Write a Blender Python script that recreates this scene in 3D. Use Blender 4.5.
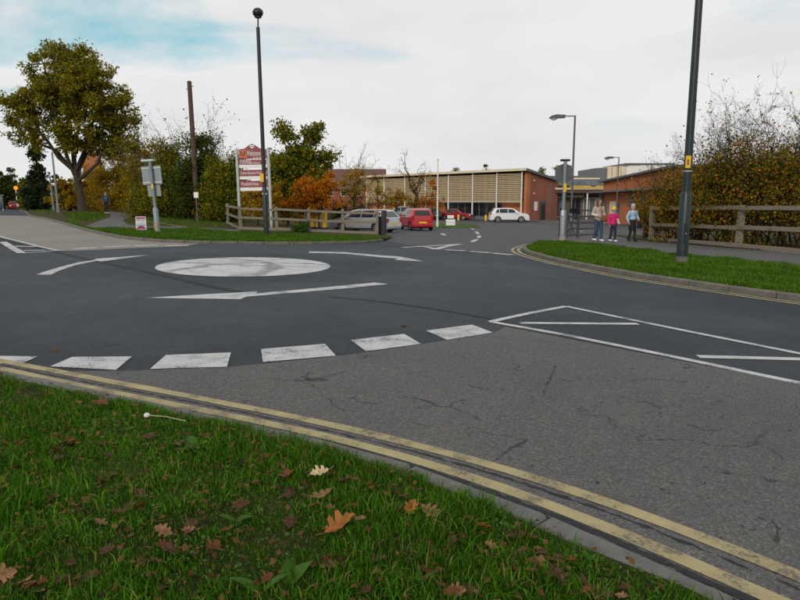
import bpy, bmesh, math, random
import numpy as np
from mathutils import Vector, Matrix, Quaternion
for o in list(bpy.data.objects): bpy.data.objects.remove(o)
SC = bpy.context.scene
COL = SC.collection
R = math.radians
rng = random.Random(11)

# ------------------------------------------------------------------ camera
F, H0, CAMH = 645., 200., 1.62          # focal length in photo pixels, horizon row, eye height
P = math.atan((300 - H0) / F)
cd = bpy.data.cameras.new('camera'); cam = bpy.data.objects.new('camera', cd); COL.objects.link(cam)
cam.location = (0, 0, CAMH); cam.rotation_euler = (math.pi / 2 - P, 0, 0)
cd.sensor_width = 36; cd.lens = F / 800 * 36; cd.clip_start = 0.05; cd.clip_end = 3000
SC.camera = cam
# ------------------------------------------------------------------ sky
SUN_EL, SUN_AZ = R(23), R(200)          # azimuth measured from +Y clockwise (behind the camera, to the left)
w = bpy.data.worlds.new('World'); SC.world = w; w.use_nodes = True
nt = w.node_tree; nt.nodes.clear()
def N(t, **k):
    n = nt.nodes.new(t)
    for a, b in k.items(): setattr(n, a, b)
    return n
out = N('ShaderNodeOutputWorld'); bg = N('ShaderNodeBackground'); bg.inputs[1].default_value = 0.1
sky = N('ShaderNodeTexSky', sky_type='NISHITA'); sky.sun_disc = False
sky.sun_elevation = SUN_EL; sky.sun_rotation = SUN_AZ; sky.air_density = 1.0; sky.dust_density = 1.5; sky.ozone_density = 1.5
tc = N('ShaderNodeTexCoord'); mp = N('ShaderNodeMapping')
mp.inputs['Scale'].default_value = (1, 1, 4.0); mp.inputs['Location'].default_value = (22.0, 11.9, 6.3); mp.inputs['Rotation'].default_value = (0, 0, R(-17))
nz = N('ShaderNodeTexNoise'); nz.inputs['Scale'].default_value = 1.5; nz.inputs['Detail'].default_value = 8; nz.inputs['Roughness'].default_value = .55; nz.inputs['Distortion'].default_value = .5
rp = N('ShaderNodeValToRGB'); rp.color_ramp.elements[0].position = .33; rp.color_ramp.elements[1].position = .455
nz2 = N('ShaderNodeTexNoise'); nz2.inputs['Scale'].default_value = 3.5; nz2.inputs['Detail'].default_value = 5
cr2 = N('ShaderNodeValToRGB'); cr2.color_ramp.elements[0].color = (7.1, 7.05, 7.1, 1); cr2.color_ramp.elements[1].color = (8.0, 7.95, 7.95, 1)
cr2.color_ramp.elements[0].position = .3; cr2.color_ramp.elements[1].position = .6
tint = N('ShaderNodeMixRGB', blend_type='MULTIPLY'); tint.inputs[0].default_value = 1; tint.inputs[2].default_value = (1.0, 1.22, 1.28, 1)
mx = N('ShaderNodeMixRGB')
L = nt.links.new
L(tc.outputs['Generated'], mp.inputs[0]); L(mp.outputs[0], nz.inputs[0]); L(mp.outputs[0], nz2.inputs[0])
L(nz.outputs[0], rp.inputs[0]); sx_ = N('ShaderNodeSeparateXYZ'); hz_ = N('ShaderNodeMapRange'); hz_.interpolation_type = 'SMOOTHSTEP'
hz_.inputs['From Min'].default_value = .07; hz_.inputs['From Max'].default_value = .22; hz_.inputs['To Min'].default_value = 1; hz_.inputs['To Max'].default_value = 0
mxx = N('ShaderNodeMath', operation='MAXIMUM')
L(tc.outputs['Generated'], sx_.inputs[0]); L(sx_.outputs[2], hz_.inputs[0]); L(hz_.outputs[0], mxx.inputs[0]); L(rp.outputs[0], mxx.inputs[1]); L(mxx.outputs[0], mx.inputs[0]); L(nz2.outputs[0], cr2.inputs[0])
L(sky.outputs[0], tint.inputs[1]); gap = N('ShaderNodeMixRGB'); gap.inputs[0].default_value = .62; gap.inputs[2].default_value = (3.6, 6.5, 6.6, 1); L(tint.outputs[0], gap.inputs[1]); L(gap.outputs[0], mx.inputs[1]); L(cr2.outputs[0], mx.inputs[2])
L(mx.outputs[0], bg.inputs[0]); L(bg.outputs[0], out.inputs[0])
# ------------------------------------------------------------------ sun
sd = bpy.data.lights.new('sun', 'SUN'); sd.energy = 1.5; sd.angle = R(12); sd.color = (1, .91, .77)
sun = bpy.data.objects.new('sun', sd); COL.objects.link(sun)
sdir = Vector((math.sin(SUN_AZ) * math.cos(SUN_EL), math.cos(SUN_AZ) * math.cos(SUN_EL), math.sin(SUN_EL)))
sun.rotation_euler = sdir.to_track_quat('Z', 'Y').to_euler(); sun.location = sdir * 60
SC.render.engine = 'CYCLES'
SC.view_settings.view_transform = 'Standard'; SC.view_settings.look = 'None'
SC.view_settings.exposure = 0.08; SC.view_settings.gamma = 1.0; SC.view_settings.use_curve_mapping = False

# ------------------------------------------------------------------ terrain and pixel helpers
def softp(t): return t if t > 20 else math.log(1 + math.exp(t))
def sig(t): return 1 / (1 + math.exp(-max(-40, min(40, t))))
def gz(x, y):
    side = .55 * math.tanh(-x / 25) if x < 0 else -.72 * math.tanh(x / 60)
    side *= sig((75 - y) / 8)
    d = .02 * softp((y - 20) / 3) * 3 - .009 * softp((min(y, 110) - 45) / 3) * 3
    if y > 90: d = min(d, 1.05)
    return side - min(d, 1.05) * sig((x + 6) / 4)
def ray(px, py):
    u = (px - 400) / F; v = (300 - py) / F
    return (u, math.cos(P) + v * math.sin(P), -math.sin(P) + v * math.cos(P))
def g(px, py, off=0.):
    d = ray(px, py)
    f = lambda t: CAMH + d[2] * t - gz(d[0] * t, d[1] * t) - off
    t0 = t = .5
    while f(t) > 0 and t < 400: t0 = t; t = t * 1.01 + .02
    a, b = t0, t
    for _ in range(40):
        m = (a + b) / 2
        if f(m) > 0: a = m
        else: b = m
    return (d[0] * a, d[1] * a)
def at(px, py, Y):
    d = ray(px, py); t = Y / d[1]
    return Vector((d[0] * t, Y, CAMH + d[2] * t))
def xat(px, Y): return at(px, 230, Y).x
def GP(*pts): return [g(a, b) for a, b in pts]

# ------------------------------------------------------------------ object helpers
def tag(o, label=None, cat=None, group=None, kind=None):
    if label: o['label'] = label
    if cat: o['category'] = cat
    if group: o['group'] = group
    if kind: o['kind'] = kind
    return o
def empty(name, loc=(0, 0, 0), rz=0, **k):
    o = bpy.data.objects.new(name, None); COL.objects.link(o); o.location = loc; o.rotation_euler = (0, 0, rz)
    o.empty_display_size = .2
    return tag(o, **k)
def link(name, me, mat, parent=None, loc=None, rot=None, scale=None):
    o = bpy.data.objects.new(name, me); COL.objects.link(o)
    if mat is not None and len(me.materials) == 0: me.materials.append(mat)
    if parent is not None: o.parent = parent
    if loc is not None: o.location = loc
    if rot is not None: o.rotation_euler = rot
    if scale is not None: o.scale = scale
    return o
def bm_obj(name, bm, mat, parent=None, smooth=False, **k):
    me = bpy.data.meshes.new(name)
    bmesh.ops.recalc_face_normals(bm, faces=bm.faces)
    bm.to_mesh(me); bm.free()
    if smooth:
        me.polygons.foreach_set('use_smooth', [True] * len(me.polygons))
        if smooth != 'all':
            try: me.set_sharp_from_angle(angle=R(40))
            except Exception: pass
    return link(name, me, mat, parent, **k)
def np_mesh(name, V, faces, nper):
    me = bpy.data.meshes.new(name); V = np.asarray(V, dtype=np.float32); Fa = np.asarray(faces, dtype=np.int32)
    n = len(Fa)
    me.vertices.add(len(V)); me.vertices.foreach_set('co', V.ravel())
    me.loops.add(n * nper); me.loops.foreach_set('vertex_index', Fa.ravel())
    me.polygons.add(n); me.polygons.foreach_set('loop_start', np.arange(0, n * nper, nper, dtype=np.int32))
    me.update(calc_edges=True); me.validate()
    return me
def box(bm, x0, x1, y0, y1, z0, z1, bev=0):
    r = bmesh.ops.create_cube(bm, size=1)
    for v in r['verts']:
        v.co = Vector(((x0 + x1) / 2 + v.co.x * (x1 - x0), (y0 + y1) / 2 + v.co.y * (y1 - y0), (z0 + z1) / 2 + v.co.z * (z1 - z0)))
    if bev:
        es = list({e for v in r['verts'] for e in v.link_edges})
        bmesh.ops.bevel(bm, geom=es, offset=bev, segments=1, affect='EDGES')
def boxo(name, mat, parent, x0, x1, y0, y1, z0, z1, bev=0, **k):
    bm = bmesh.new(); box(bm, x0, x1, y0, y1, z0, z1, bev); return bm_obj(name, bm, mat, parent, **k)
def frame_of(d):
    d = d.normalized(); a = Vector((0, 0, 1)) if abs(d.z) < .9 else Vector((1, 0, 0))
    u = d.cross(a).normalized(); return u, d.cross(u).normalized()
def tube(bm, pts, rad, n=8, cap=True):
    pts = [Vector(p) for p in pts]
    if not hasattr(rad, '__len__'): rad = [rad] * len(pts)
    rings = []
    u, v = frame_of(pts[1] - pts[0])
    for i, p in enumerate(pts):
        if i == 0: d = pts[1] - p
        elif i == len(pts) - 1: d = p - pts[i - 1]
        else: d = pts[i + 1] - pts[i - 1]
        d.normalize(); u = (u - d * u.dot(d)).normalized(); v = d.cross(u)
        rings.append([bm.verts.new(p + (u * math.cos(2 * math.pi * k / n) + v * math.sin(2 * math.pi * k / n)) * rad[i]) for k in range(n)])
    for a, b in zip(rings, rings[1:]):
        for k in range(n): bm.faces.new((a[k], a[(k + 1) % n], b[(k + 1) % n], b[k]))
    if cap:
        bm.faces.new(rings[0][::-1]); bm.faces.new(rings[-1])
def tubeo(name, mat, parent, pts, rad, n=10, **k):
    bm = bmesh.new(); tube(bm, pts, rad, n); return bm_obj(name, bm, mat, parent, smooth=True, **k)
def prism(bm, poly, z0, z1):
    a = [bm.verts.new((x, y, z0)) for x, y in poly]; b = [bm.verts.new((x, y, z1)) for x, y in poly]
    n = len(poly)
    bm.faces.new(a[::-1]); bm.faces.new(b)
    for i in range(n): bm.faces.new((a[i], a[(i + 1) % n], b[(i + 1) % n], b[i]))
def xzprism(bm, poly, y0, y1):
    a = [bm.verts.new((x, y0, z)) for x, z in poly]; b = [bm.verts.new((x, y1, z)) for x, z in poly]
    n = len(poly)
    bm.faces.new(a); bm.faces.new(b[::-1])
    for i in range(n): bm.faces.new((a[i], a[(i + 1) % n], b[(i + 1) % n], b[i]))
def ball(bm, c, r, sub=2, sc=(1, 1, 1)):
    q = bmesh.ops.create_icosphere(bm, subdivisions=sub, radius=1)
    for v in q['verts']: v.co = Vector((c[0] + v.co.x * r * sc[0], c[1] + v.co.y * r * sc[1], c[2] + v.co.z * r * sc[2]))
def sheet(name, poly, off, mat, parent=None, step=2., kind=None, fz=None):
    """flat polygon (x, y) laid on the terrain"""
    bm = bmesh.new(); bm.faces.new([bm.verts.new((x, y, 0)) for x, y in poly])
    xs = [p[0] for p in poly]; ys = [p[1] for p in poly]
    for ax, lo, hi in ((0, min(xs), max(xs)), (1, min(ys), max(ys))):
        k = math.floor(lo / step) + 1
        while k * step < hi:
            co = [0, 0, 0]; no = [0, 0, 0]; co[ax] = k * step; no[ax] = 1
            bmesh.ops.bisect_plane(bm, geom=bm.verts[:] + bm.edges[:] + bm.faces[:], plane_co=co, plane_no=no, dist=1e-5)
            k += 1
    bmesh.ops.triangulate(bm, faces=bm.faces)
    for v in bm.verts: v.co.z = gz(v.co.x, v.co.y) + (fz(v.co.x, v.co.y) if fz else off)
    bm.normal_update()
    for f in bm.faces:
        if f.normal.z < 0: f.normal_flip()
    me = bpy.data.meshes.new(name); bm.to_mesh(me); bm.free()
    o = link(name, me, mat, parent)
    if kind: o['kind'] = kind
    return o
def smooth_line(pts, n=6):
    out = []
    P_ = [Vector((p[0], p[1])) for p in pts]
    for i in range(len(P_) - 1):
        p0 = P_[max(i - 1, 0)]; p1 = P_[i]; p2 = P_[i + 1]; p3 = P_[min(i + 2, len(P_) - 1)]
        for k in range(n):
            t = k / n
            out.append(.5 * ((2 * p1) + (p2 - p0) * t + (2 * p0 - 5 * p1 + 4 * p2 - p3) * t * t + (3 * p1 - p0 - 3 * p2 + p3) * t ** 3))
    out.append(P_[-1]); return out
def offset_line(pts, d):
    out = []
    for i, p in enumerate(pts):
        t = (pts[min(i + 1, len(pts) - 1)] - pts[max(i - 1, 0)]).normalized()
        out.append(Vector((p.x - t.y * d, p.y + t.x * d)))
    return out
def ribbon(name, line, w, off, mat, parent, wig=0.):
    V = []; Fc = []
    a = offset_line(line, w / 2); b = offset_line(line, -w / 2)
    for p, q in zip(a, b):
        for s in (p, q):
            x = s.x + rng.uniform(-wig, wig); y = s.y + rng.uniform(-wig, wig)
            V.append((x, y, gz(x, y) + off))
    for i in range(len(line) - 1): Fc.append((2 * i, 2 * i + 1, 2 * i + 3, 2 * i + 2))
    me = bpy.data.meshes.new(name); me.from_pydata(V, [], Fc); me.update()
    return link(name, me, mat, parent)
def resample(line, step):
    out = [line[0]]; acc = 0
    for a, b in zip(line, line[1:]):
        L_ = (b - a).length; pos = 0
        while acc + (L_ - pos) >= step:
            pos += step - acc; acc = 0; out.append(a + (b - a) * (pos / L_))
        acc += L_ - pos
    return out
def in_poly(x, y, poly):
    ins = np.zeros(len(x), bool); n = len(poly); j = n - 1
    for i in range(n):
        xi, yi = poly[i]; xj, yj = poly[j]
        c = ((yi > y) != (yj > y)) & (x < (xj - xi) * (y - yi) / ((yj - yi) + 1e-12) + xi)
        ins ^= c; j = i
    return ins

# ------------------------------------------------------------------ materials
MAT = {}
class NB:
    def __init__(s, name):
        s.m = bpy.data.materials.new(name); s.m.use_nodes = True; s.t = s.m.node_tree; s.t.nodes.clear()
        s.out = s.n('ShaderNodeOutputMaterial')
        MAT[name] = s.m
    def n(s, t, ins=None, **k):
        q = s.t.nodes.new(t)
        for a, b in k.items(): setattr(q, a, b)
        if ins:
            for a, b in ins.items(): s.set(q.inputs[a], b)
        return q
    def set(s, inp, v):
        if isinstance(v, bpy.types.NodeSocket): s.t.links.new(v, inp)
        else: inp.default_value = v
    def co(s): return s.n('ShaderNodeTexCoord').outputs['Object']
    def noise(s, scale, detail=4, rough=.55, vec=None, dist=0):
        return s.n('ShaderNodeTexNoise', {'Vector': vec or s.co(), 'Scale': scale, 'Detail': detail, 'Roughness': rough, 'Distortion': dist}).outputs[0]
    def ramp(s, fac, *stops, interp='LINEAR'):
        r = s.n('ShaderNodeValToRGB', {'Fac': fac}); r.color_ramp.interpolation = interp
        e = r.color_ramp.elements
        while len(e) < len(stops): e.new(.5)
        for i, (p, c) in enumerate(stops):
            e[i].position = p; e[i].color = (*c, 1) if hasattr(c, '__len__') else (c, c, c, 1)
        return r.outputs[0]
    def mix(s, fac, a, b, mode='MIX'):
        return s.n('ShaderNodeMixRGB', {0: fac, 1: s.c(a), 2: s.c(b)}, blend_type=mode).outputs[0]
    def c(s, v): return (*v, 1) if isinstance(v, tuple) and len(v) == 3 else v
    def math(s, op, a, b=0.): return s.n('ShaderNodeMath', {0: a, 1: b}, operation=op).outputs[0]
    def fin(s, col, rough=.8, bump=None, bstr=.3, bdist=.01, metal=0., spec=.4, coat=0.):
        p = s.n('ShaderNodeBsdfPrincipled', {'Base Color': s.c(col), 'Roughness': rough, 'Metallic': metal, 'Specular IOR Level': spec, 'Coat Weight': coat})
        if bump is not None:
            b = s.n('ShaderNodeBump', {'Height': bump, 'Strength': bstr, 'Distance': bdist}); s.t.links.new(b.outputs[0], p.inputs['Normal'])
        s.t.links.new(p.outputs[0], s.out.inputs[0]); return s.m
def dk(c, f): return tuple(max(0, v * f) for v in c)
def plain(name, col, rough=.7, var=.2, scale=6, metal=0., spec=.4, bump=.0, coat=0., streak=False):
    b = NB(name); vec = b.co()
    if streak: vec = b.n('ShaderNodeMapping', {'Vector': vec, 'Scale': streak}).outputs[0]
    nn = b.noise(scale, 6, .6, vec=vec)
    c = b.ramp(nn, (.3, dk(col, 1 - var)), (.7, dk(col, 1 + var)))
    rr = b.ramp(nn, (.3, max(.02, rough * .85)), (.7, min(1, rough * 1.12)))
    return b.fin(c, rr, bump=nn if bump else None, bstr=bump, metal=metal, spec=spec, coat=coat)

def asphalt(name, base, dark, light, cracks, grain=260, wear=.5, ring=False):
    b = NB(name); co = b.co()
    big = b.noise(.35, 4, .6, dist=.4); mid = b.noise(2.6, 5, .65); fine = b.noise(grain, 2, .7)
    vor = b.n('ShaderNodeTexVoronoi', {'Vector': co, 'Scale': grain * .45}); st = vor.outputs['Color']
    sep = b.n('ShaderNodeSeparateColor', {0: st}).outputs[0]
    c = b.ramp(big, (.3, dark), (.5, base), (.72, light))
    c = b.mix(wear, c, b.ramp(mid, (.3, dk(base, .78)), (.7, dk(base, 1.25))), 'MIX')
    c = b.mix(.5, c, b.ramp(b.noise(28, 4, .8), (.3, .62), (.5, 1.), (.72, 1.5)), 'MULTIPLY')
    c = b.mix(.75, c, b.ramp(sep, (.0, .45), (.5, .85), (.86, 1.15), (1, 2.0)), 'MULTIPLY')
    if ring:     # tyre-polished band that traffic has worn round the disc, and oil drips
        dv_ = b.n('ShaderNodeVectorMath', {0: co, 1: (-3.7, 15.5, 0)}, operation='DISTANCE').outputs['Value']
        dv_ = b.math('ADD', dv_, b.math('MULTIPLY', b.noise(.5, 3, .6), 3.))
        c = b.mix(b.math('MULTIPLY', b.ramp(b.math('MULTIPLY', dv_, .07), (.3, 0.), (.42, 1.), (.55, .7), (.75, 0.)), .45), c, light)
        c = b.mix(b.math('MULTIPLY', b.ramp(b.noise(2.1, 2, .5), (.70, 0.), (.76, 1.)), .5), c, dk(dark, .6))
    hgt = b.math('MULTIPLY', sep, .6)
    hgt = b.math('ADD', hgt, fine)
    if cracks:
        dv = b.n('ShaderNodeTexNoise', {'Vector': co, 'Scale': 3.5, 'Detail': 6, 'Roughness': .65}).outputs['Color']
        wob = b.n('ShaderNodeVectorMath', {0: dv, 1: (.45, .45, .45)}, operation='MULTIPLY').outputs[0]
        v2 = b.n('ShaderNodeVectorMath', {0: co, 1: wob}, operation='ADD').outputs[0]
        e = b.n('ShaderNodeTexVoronoi', {'Vector': v2, 'Scale': .62}, feature='DISTANCE_TO_EDGE').outputs[0]
        e2 = b.n('ShaderNodeTexVoronoi', {'Vector': v2, 'Scale': 2.1}, feature='DISTANCE_TO_EDGE').outputs[0]
        m1 = b.ramp(b.noise(.7, 3, .6), (.5, 0.), (.56, 1.)); m2 = b.ramp(b.noise(1.3, 3, .7), (.6, 0.), (.65, 1.))
        k1 = b.math('MULTIPLY', b.ramp(e, (.002, 1.), (.007, 0.)), m1); k2 = b.math('MULTIPLY', b.ramp(e2, (.006, 1.), (.02, 0.)), m2)
        pit = b.ramp(b.noise(13, 3, .6), (.68, 0.), (.70, 1.))
        k = b.math('MAXIMUM', b.math('MAXIMUM', k1, k2), b.math('MULTIPLY', pit, .95))
        c = b.mix(b.math('MULTIPLY', k, .8), c, (.02, .02, .022)); hgt = b.math('SUBTRACT', hgt, b.math('MULTIPLY', k, 2.5))
    return b.fin(c, b.ramp(mid, (.3, .72), (.7, .9)), bump=hgt, bstr=.55, bdist=.006, spec=.3)
asphalt('asphalt', (.030, .038, .046), (.019, .025, .031), (.062, .074, .086), False, wear=.35, ring=True)
asphalt('old_asphalt', (.106, .102, .099), (.082, .079, .077), (.135, .129, .124), True, wear=.4)
asphalt('concrete_road', (.235, .213, .19), (.19, .172, .155), (.28, .258, .235), False, grain=160, wear=.4)
asphalt('footpath', (.105, .102, .10), (.085, .083, .082), (.13, .126, .122), False, grain=200)
asphalt('carpark', (.072, .073, .078), (.056, .057, .062), (.09, .092, .097), False)
def paint(name, col, under, wear, tyre=False):
    b = NB(name)
    n1 = b.noise(38, 6, .75); n2 = b.noise(3.2, 4, .6)
    s = b.math('ADD', b.math('MULTIPLY', n1, .6), b.math('MULTIPLY', n2, .4))
    f = b.ramp(s, (wear, 0.), (wear + .09, 1.))
    c = b.mix(f, under, b.ramp(n2, (.3, dk(col, .8)), (.7, col)))
    if tyre:
        wob_ = b.math('MULTIPLY', b.math('SUBTRACT', b.noise(1.2, 3, .6), .5), .9)
        for cx_, cy_, r_, w_, a_ in ((-2.3, 13.2, 2.6, .2, .95), (-5.4, 14.4, 2.5, .24, .9), (-3.3, 18.6, 3.6, .18, .85), (-4.8, 17.2, 1.7, .16, .7)):
            d_ = b.n('ShaderNodeVectorMath', {0: b.co(), 1: (cx_, cy_, 0)}, operation='DISTANCE').outputs['Value']
            d_ = b.math('ABSOLUTE', b.math('SUBTRACT', b.math('ADD', d_, wob_), r_))
            k_ = b.math('MULTIPLY', b.ramp(d_, (w_ * .35, a_), (w_, 0.)), b.ramp(b.noise(2.3, 4, .7), (.35, .3), (.6, 1.)))
            c = b.mix(k_, c, (.16, .165, .17))
    return b.fin(c, .75, bump=b.math('ADD', n1, b.math('MULTIPLY', b.noise(220, 2), .6)), bstr=.4, bdist=.004)
paint('white_paint', (.50, .505, .51), (.07, .073, .08), .39)
paint('disc_paint', (.52, .53, .54), (.09, .095, .1), .36, True)
def yellow():
    b = NB('yellow_paint'); co = b.co()
    n1 = b.noise(55, 5, .7); n2 = b.noise(4, 4, .6)
    wv = b.n('ShaderNodeTexVoronoi', {'Vector': co, 'Scale': 13.}, feature='DISTANCE_TO_EDGE').outputs[0]
    s = b.math('ADD', b.math('MULTIPLY', n1, .5), b.math('MULTIPLY', n2, .5))
    f = b.math('MULTIPLY', b.ramp(s, (.40, .15), (.48, 1.)), b.ramp(b.math('MULTIPLY', wv, b.ramp(n2, (.4, 1.), (.5, 5.))), (.0, .72), (.03, 1.)))
    c = b.mix(f, (.10, .09, .075), b.ramp(n2, (.3, (.28, .23, .12)), (.7, (.38, .32, .165))))
    return b.fin(c, .8, bump=b.math('ADD', n1, wv), bstr=.4, bdist=.005)
yellow()
def soil(name, cols, sc=9):
    b = NB(name); n1 = b.noise(sc, 8, .7); n2 = b.noise(.7, 4, .6, dist=.5)
    c = b.ramp(b.math('ADD', b.math('MULTIPLY', n1, .6), b.math('MULTIPLY', n2, .4)), *[(.36 + .28 * i / (len(cols) - 1), k) for i, k in enumerate(cols)])
    return b.fin(c, .95, bump=n1, bstr=.8, bdist=.04, spec=.1)
soil('verge_soil', [(.022, .018, .010), (.03, .04, .008), (.05, .055, .014)], 22)
soil('lawn', [(.035, .075, .006), (.05, .105, .008), (.07, .13, .012)], 12)
soil('leafy_ground', [(.03, .028, .012), (.06, .042, .018), (.045, .06, .016), (.11, .065, .025)], 6)
soil('bare_path', [(.13, .10, .07), (.17, .135, .095)], 6)
soil('far_ground', [(.03, .04, .015), (.045, .05, .02), (.06, .055, .025)], 1)
def island(name, stops, rough=.75, trans=.4, spec=.1):
    """leaf or blade material: each leaf takes a colour of its own"""
    b = NB(name); r = b.n('ShaderNodeNewGeometry').outputs['Random Per Island']
    c = b.ramp(r, *stops)
    c = b.mix(.5, c, b.ramp(b.noise(.8, 3, .6), (.3, .62), (.7, 1.35)), 'MULTIPLY')
    p = b.n('ShaderNodeBsdfPrincipled', {'Base Color': c, 'Roughness': rough, 'Specular IOR Level': spec})
    t = b.n('ShaderNodeBsdfTranslucent', {'Color': c}); m = b.n('ShaderNodeMixShader', {0: trans, 1: p.outputs[0], 2: t.outputs[0]})
    b.t.links.new(m.outputs[0], b.out.inputs[0]); return b.m
island('grass_blade', [(0, (0.021, 0.065, 0.004)), (.35, (0.040, 0.130, 0.005)), (.7, (0.071, 0.201, 0.008)), (.88, (0.130, 0.260, 0.017)), (.96, (0.236, 0.224, 0.059)), (1, (0.260, 0.165, 0.071))], .7, .35, .08)
island('lawn_blade', [(0, (.028, .075, .004)), (.4, (.048, .13, .006)), (.75, (.08, .17, .010)), (.92, (.12, .17, .025)), (1, (.2, .17, .07))], .7, .3, .06)
island('oak_leaf', [(0, (.065, .085, .006)), (.3, (.13, .15, .010)), (.6, (.23, .22, .012)), (.84, (.36, .28, .018)), (1, (.36, .2, .02))])
island('dark_leaf', [(0, (.026, .044, .008)), (.5, (.05, .08, .012)), (.85, (.10, .11, .012)), (1, (.22, .15, .015))])
island('conifer_leaf', [(0, (.016, .028, .012)), (.7, (.032, .05, .018)), (1, (.055, .07, .022))])
island('autumn_leaf', [(0, (.11, .12, .008)), (.35, (.24, .19, .010)), (.7, (.42, .25, .012)), (1, (.48, .19, .012))])
island('green_autumn_leaf', [(0, (.055, .085, .006)), (.5, (.11, .15, .010)), (.8, (.26, .22, .010)), (1, (.42, .27, .012))])
island('orange_leaf', [(0, (.32, .10, .008)), (.5, (.55, .17, .008)), (.85, (.62, .24, .012)), (1, (.52, .32, .02))])
island('yellow_leaf', [(0, (.24, .15, .008)), (.5, (.42, .24, .010)), (1, (.5, .32, .016))])
island('hedge_leaf', [(0, (.05, .065, .006)), (.4, (.12, .13, .010)), (.65, (.25, .17, .012)), (.85, (.46, .26, .012)), (1, (.42, .10, .02))])
island('weed_leaf', [(0, (.05, .12, .014)), (1, (.08, .165, .024))], .6, .3, .15)
island('litter', [(0, (.06, .03, .015)), (.5, (.14, .065, .025)), (1, (.22, .12, .05))])
def bark(name, a, c):
    b = NB(name); v = b.n('ShaderNodeMapping', {'Vector': b.co(), 'Scale': (6, 6, 1.1)}).outputs[0]
    n1 = b.noise(3, 7, .7, vec=v)
    return b.fin(b.ramp(n1, (.35, a), (.65, c)), .95, bump=n1, bstr=.8, bdist=.05, spec=.15)
bark('oak_bark', (.035, .028, .02), (.085, .068, .05)); bark('twig_bark', (.026, .019, .015), (.055, .04, .032))
plain('fence_wood', (.185, .16, .125), .9, .3, 3, bump=.3, streak=(3, 3, 14))
plain('dark_wood', (.085, .055, .045), .9, .3, 4, bump=.3, streak=(8, 8, .6))
plain('kerb_stone', (.125, .12, .112), .9, .28, 9, bump=.3)
plain('grey_kerb', (.125, .115, .10), .95, .35, 5, bump=.3)
plain('dark_green_metal', (.018, .028, .03), .42, .2, 5, metal=.2)
plain('black_metal', (.014, .015, .018), .45, .25, 6)
plain('grey_metal', (.20, .235, .25), .5, .12, 5, metal=.3)
plain('pale_metal', (.42, .46, .46), .5, .1, 5, metal=.2)
plain('lamp_grey', (.10, .105, .115), .5, .15, 5, metal=.3)
plain('lamp_bowl', (.55, .55, .52), .25, .1, 5)
plain('yellow_sticker', (.75, .42, .01), .5, .08, 9)
plain('ochre_fascia', (.50, .33, .06), .6, .2, 2)
plain('maroon', (.24, .045, .06), .5, .12, 4)
plain('sign_orange', (.42, .13, .06), .5, .12, 6)
plain('sign_white', (.72, .72, .70), .5, .06, 5)
plain('magenta', (.32, .03, .14), .5, .12, 12)
plain('paleblue', (.40, .52, .58), .5, .12, 12)
plain('ink', (.05, .03, .06), .6, .1, 9)
plain('cream', (.62, .54, .40), .7, .1, 1.5)
plain('white_render', (.72, .71, .68), .7, .05, 1.2)
plain('white_post', (.66, .64, .58), .6, .06, 2)
plain('louvre_wood', (.56, .45, .29), .75, .2, 2.2, streak=(.6, 6, 6))
plain('backing', (.12, .085, .06), .7, .25, .8)
plain('dark_clad', (.13, .14, .155), .5, .12, 1)
plain('roof_grey', (.12, .12, .13), .7, .12, 1)
plain('brown_roof', (.12, .062, .05), .85, .15, 2, streak=(1, 1, 4))
plain('glass', (.018, .022, .026), .07, .3, .7, spec=.6)
plain('car_glass', (.012, .016, .018), .06, .2, 1.5, spec=.6)
plain('pale_glass', (.10, .13, .15), .07, .3, .6, spec=.7)
plain('silver_paint', (.42, .44, .46), .32, .05, 3, metal=.55, coat=.6)
plain('bluegrey_paint', (.30, .37, .41), .34, .05, 3, metal=.45, coat=.6)
plain('red_paint', (.42, .012, .022), .3, .06, 3, coat=.7)
plain('maroon_paint', (.32, .014, .025), .32, .06, 3, coat=.7)
plain('white_car_paint', (.70, .71, .73), .3, .03, 3, coat=.6)
plain('black_paint', (.02, .022, .026), .28, .1, 3, coat=.6)
plain('tyre', (.016, .016, .017), .85, .2, 12)
plain('rim', (.36, .37, .38), .35, .1, 9, metal=.7)
plain('trim', (.022, .022, .024), .6, .1, 8)
plain('tail_red', (.35, .012, .012), .2, .1, 9, coat=.5)
plain('head_clear', (.62, .64, .66), .12, .1, 9, coat=.5)
plain('plate_yellow', (.75, .52, .02), .5, .05, 9)
plain('plate_white', (.72, .72, .7), .5, .05, 9)
plain('skin', (.46, .27, .2), .55, .08, 14)
for n_, c_ in dict(jeans=(.035, .06, .11), navy=(.02, .022, .045), black_cloth=(.014, .014, .017), beige_cloth=(.42, .34, .29), pale_cloth=(.55, .53, .52), pink_cloth=(.55, .02, .14), blue_shirt=(.33, .47, .62), white_cloth=(.72, .72, .72), hair_brown=(.12, .065, .035), hair_grey=(.42, .40, .38), hair_dark=(.03, .022, .018), yellow_hat=(.75, .50, .03), brown_bag=(.20, .085, .04), blue_top=(.03, .045, .085), teal=(.1, .25, .32)).items():
    plain(n_, c_, .85, .2, 14, bump=.2)
plain('sand_rubble', (.33, .27, .2), .9, .3, 6)
def brick(name, a, c, mortar, sc=1.):
    b = NB(name); co = b.co()
    v = b.n('ShaderNodeSeparateXYZ', {0: co}); s = b.math('ADD', v.outputs[0], v.outputs[1])
    cv = b.n('ShaderNodeCombineXYZ', {0: s, 1: v.outputs[2], 2: 0.}).outputs[0]
    t = b.n('ShaderNodeTexBrick', {'Vector': cv, 'Color1': (*a, 1), 'Color2': (*c, 1), 'Mortar': (*mortar, 1), 'Scale': 1., 'Mortar Size': .008, 'Brick Width': .225, 'Row Height': .075})
    cc = b.mix(.6, t.outputs[0], b.ramp(b.noise(.5, 4, .6), (.3, .75), (.7, 1.2)), 'MULTIPLY')
    return b.fin(cc, .9, spec=.15)
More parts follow.
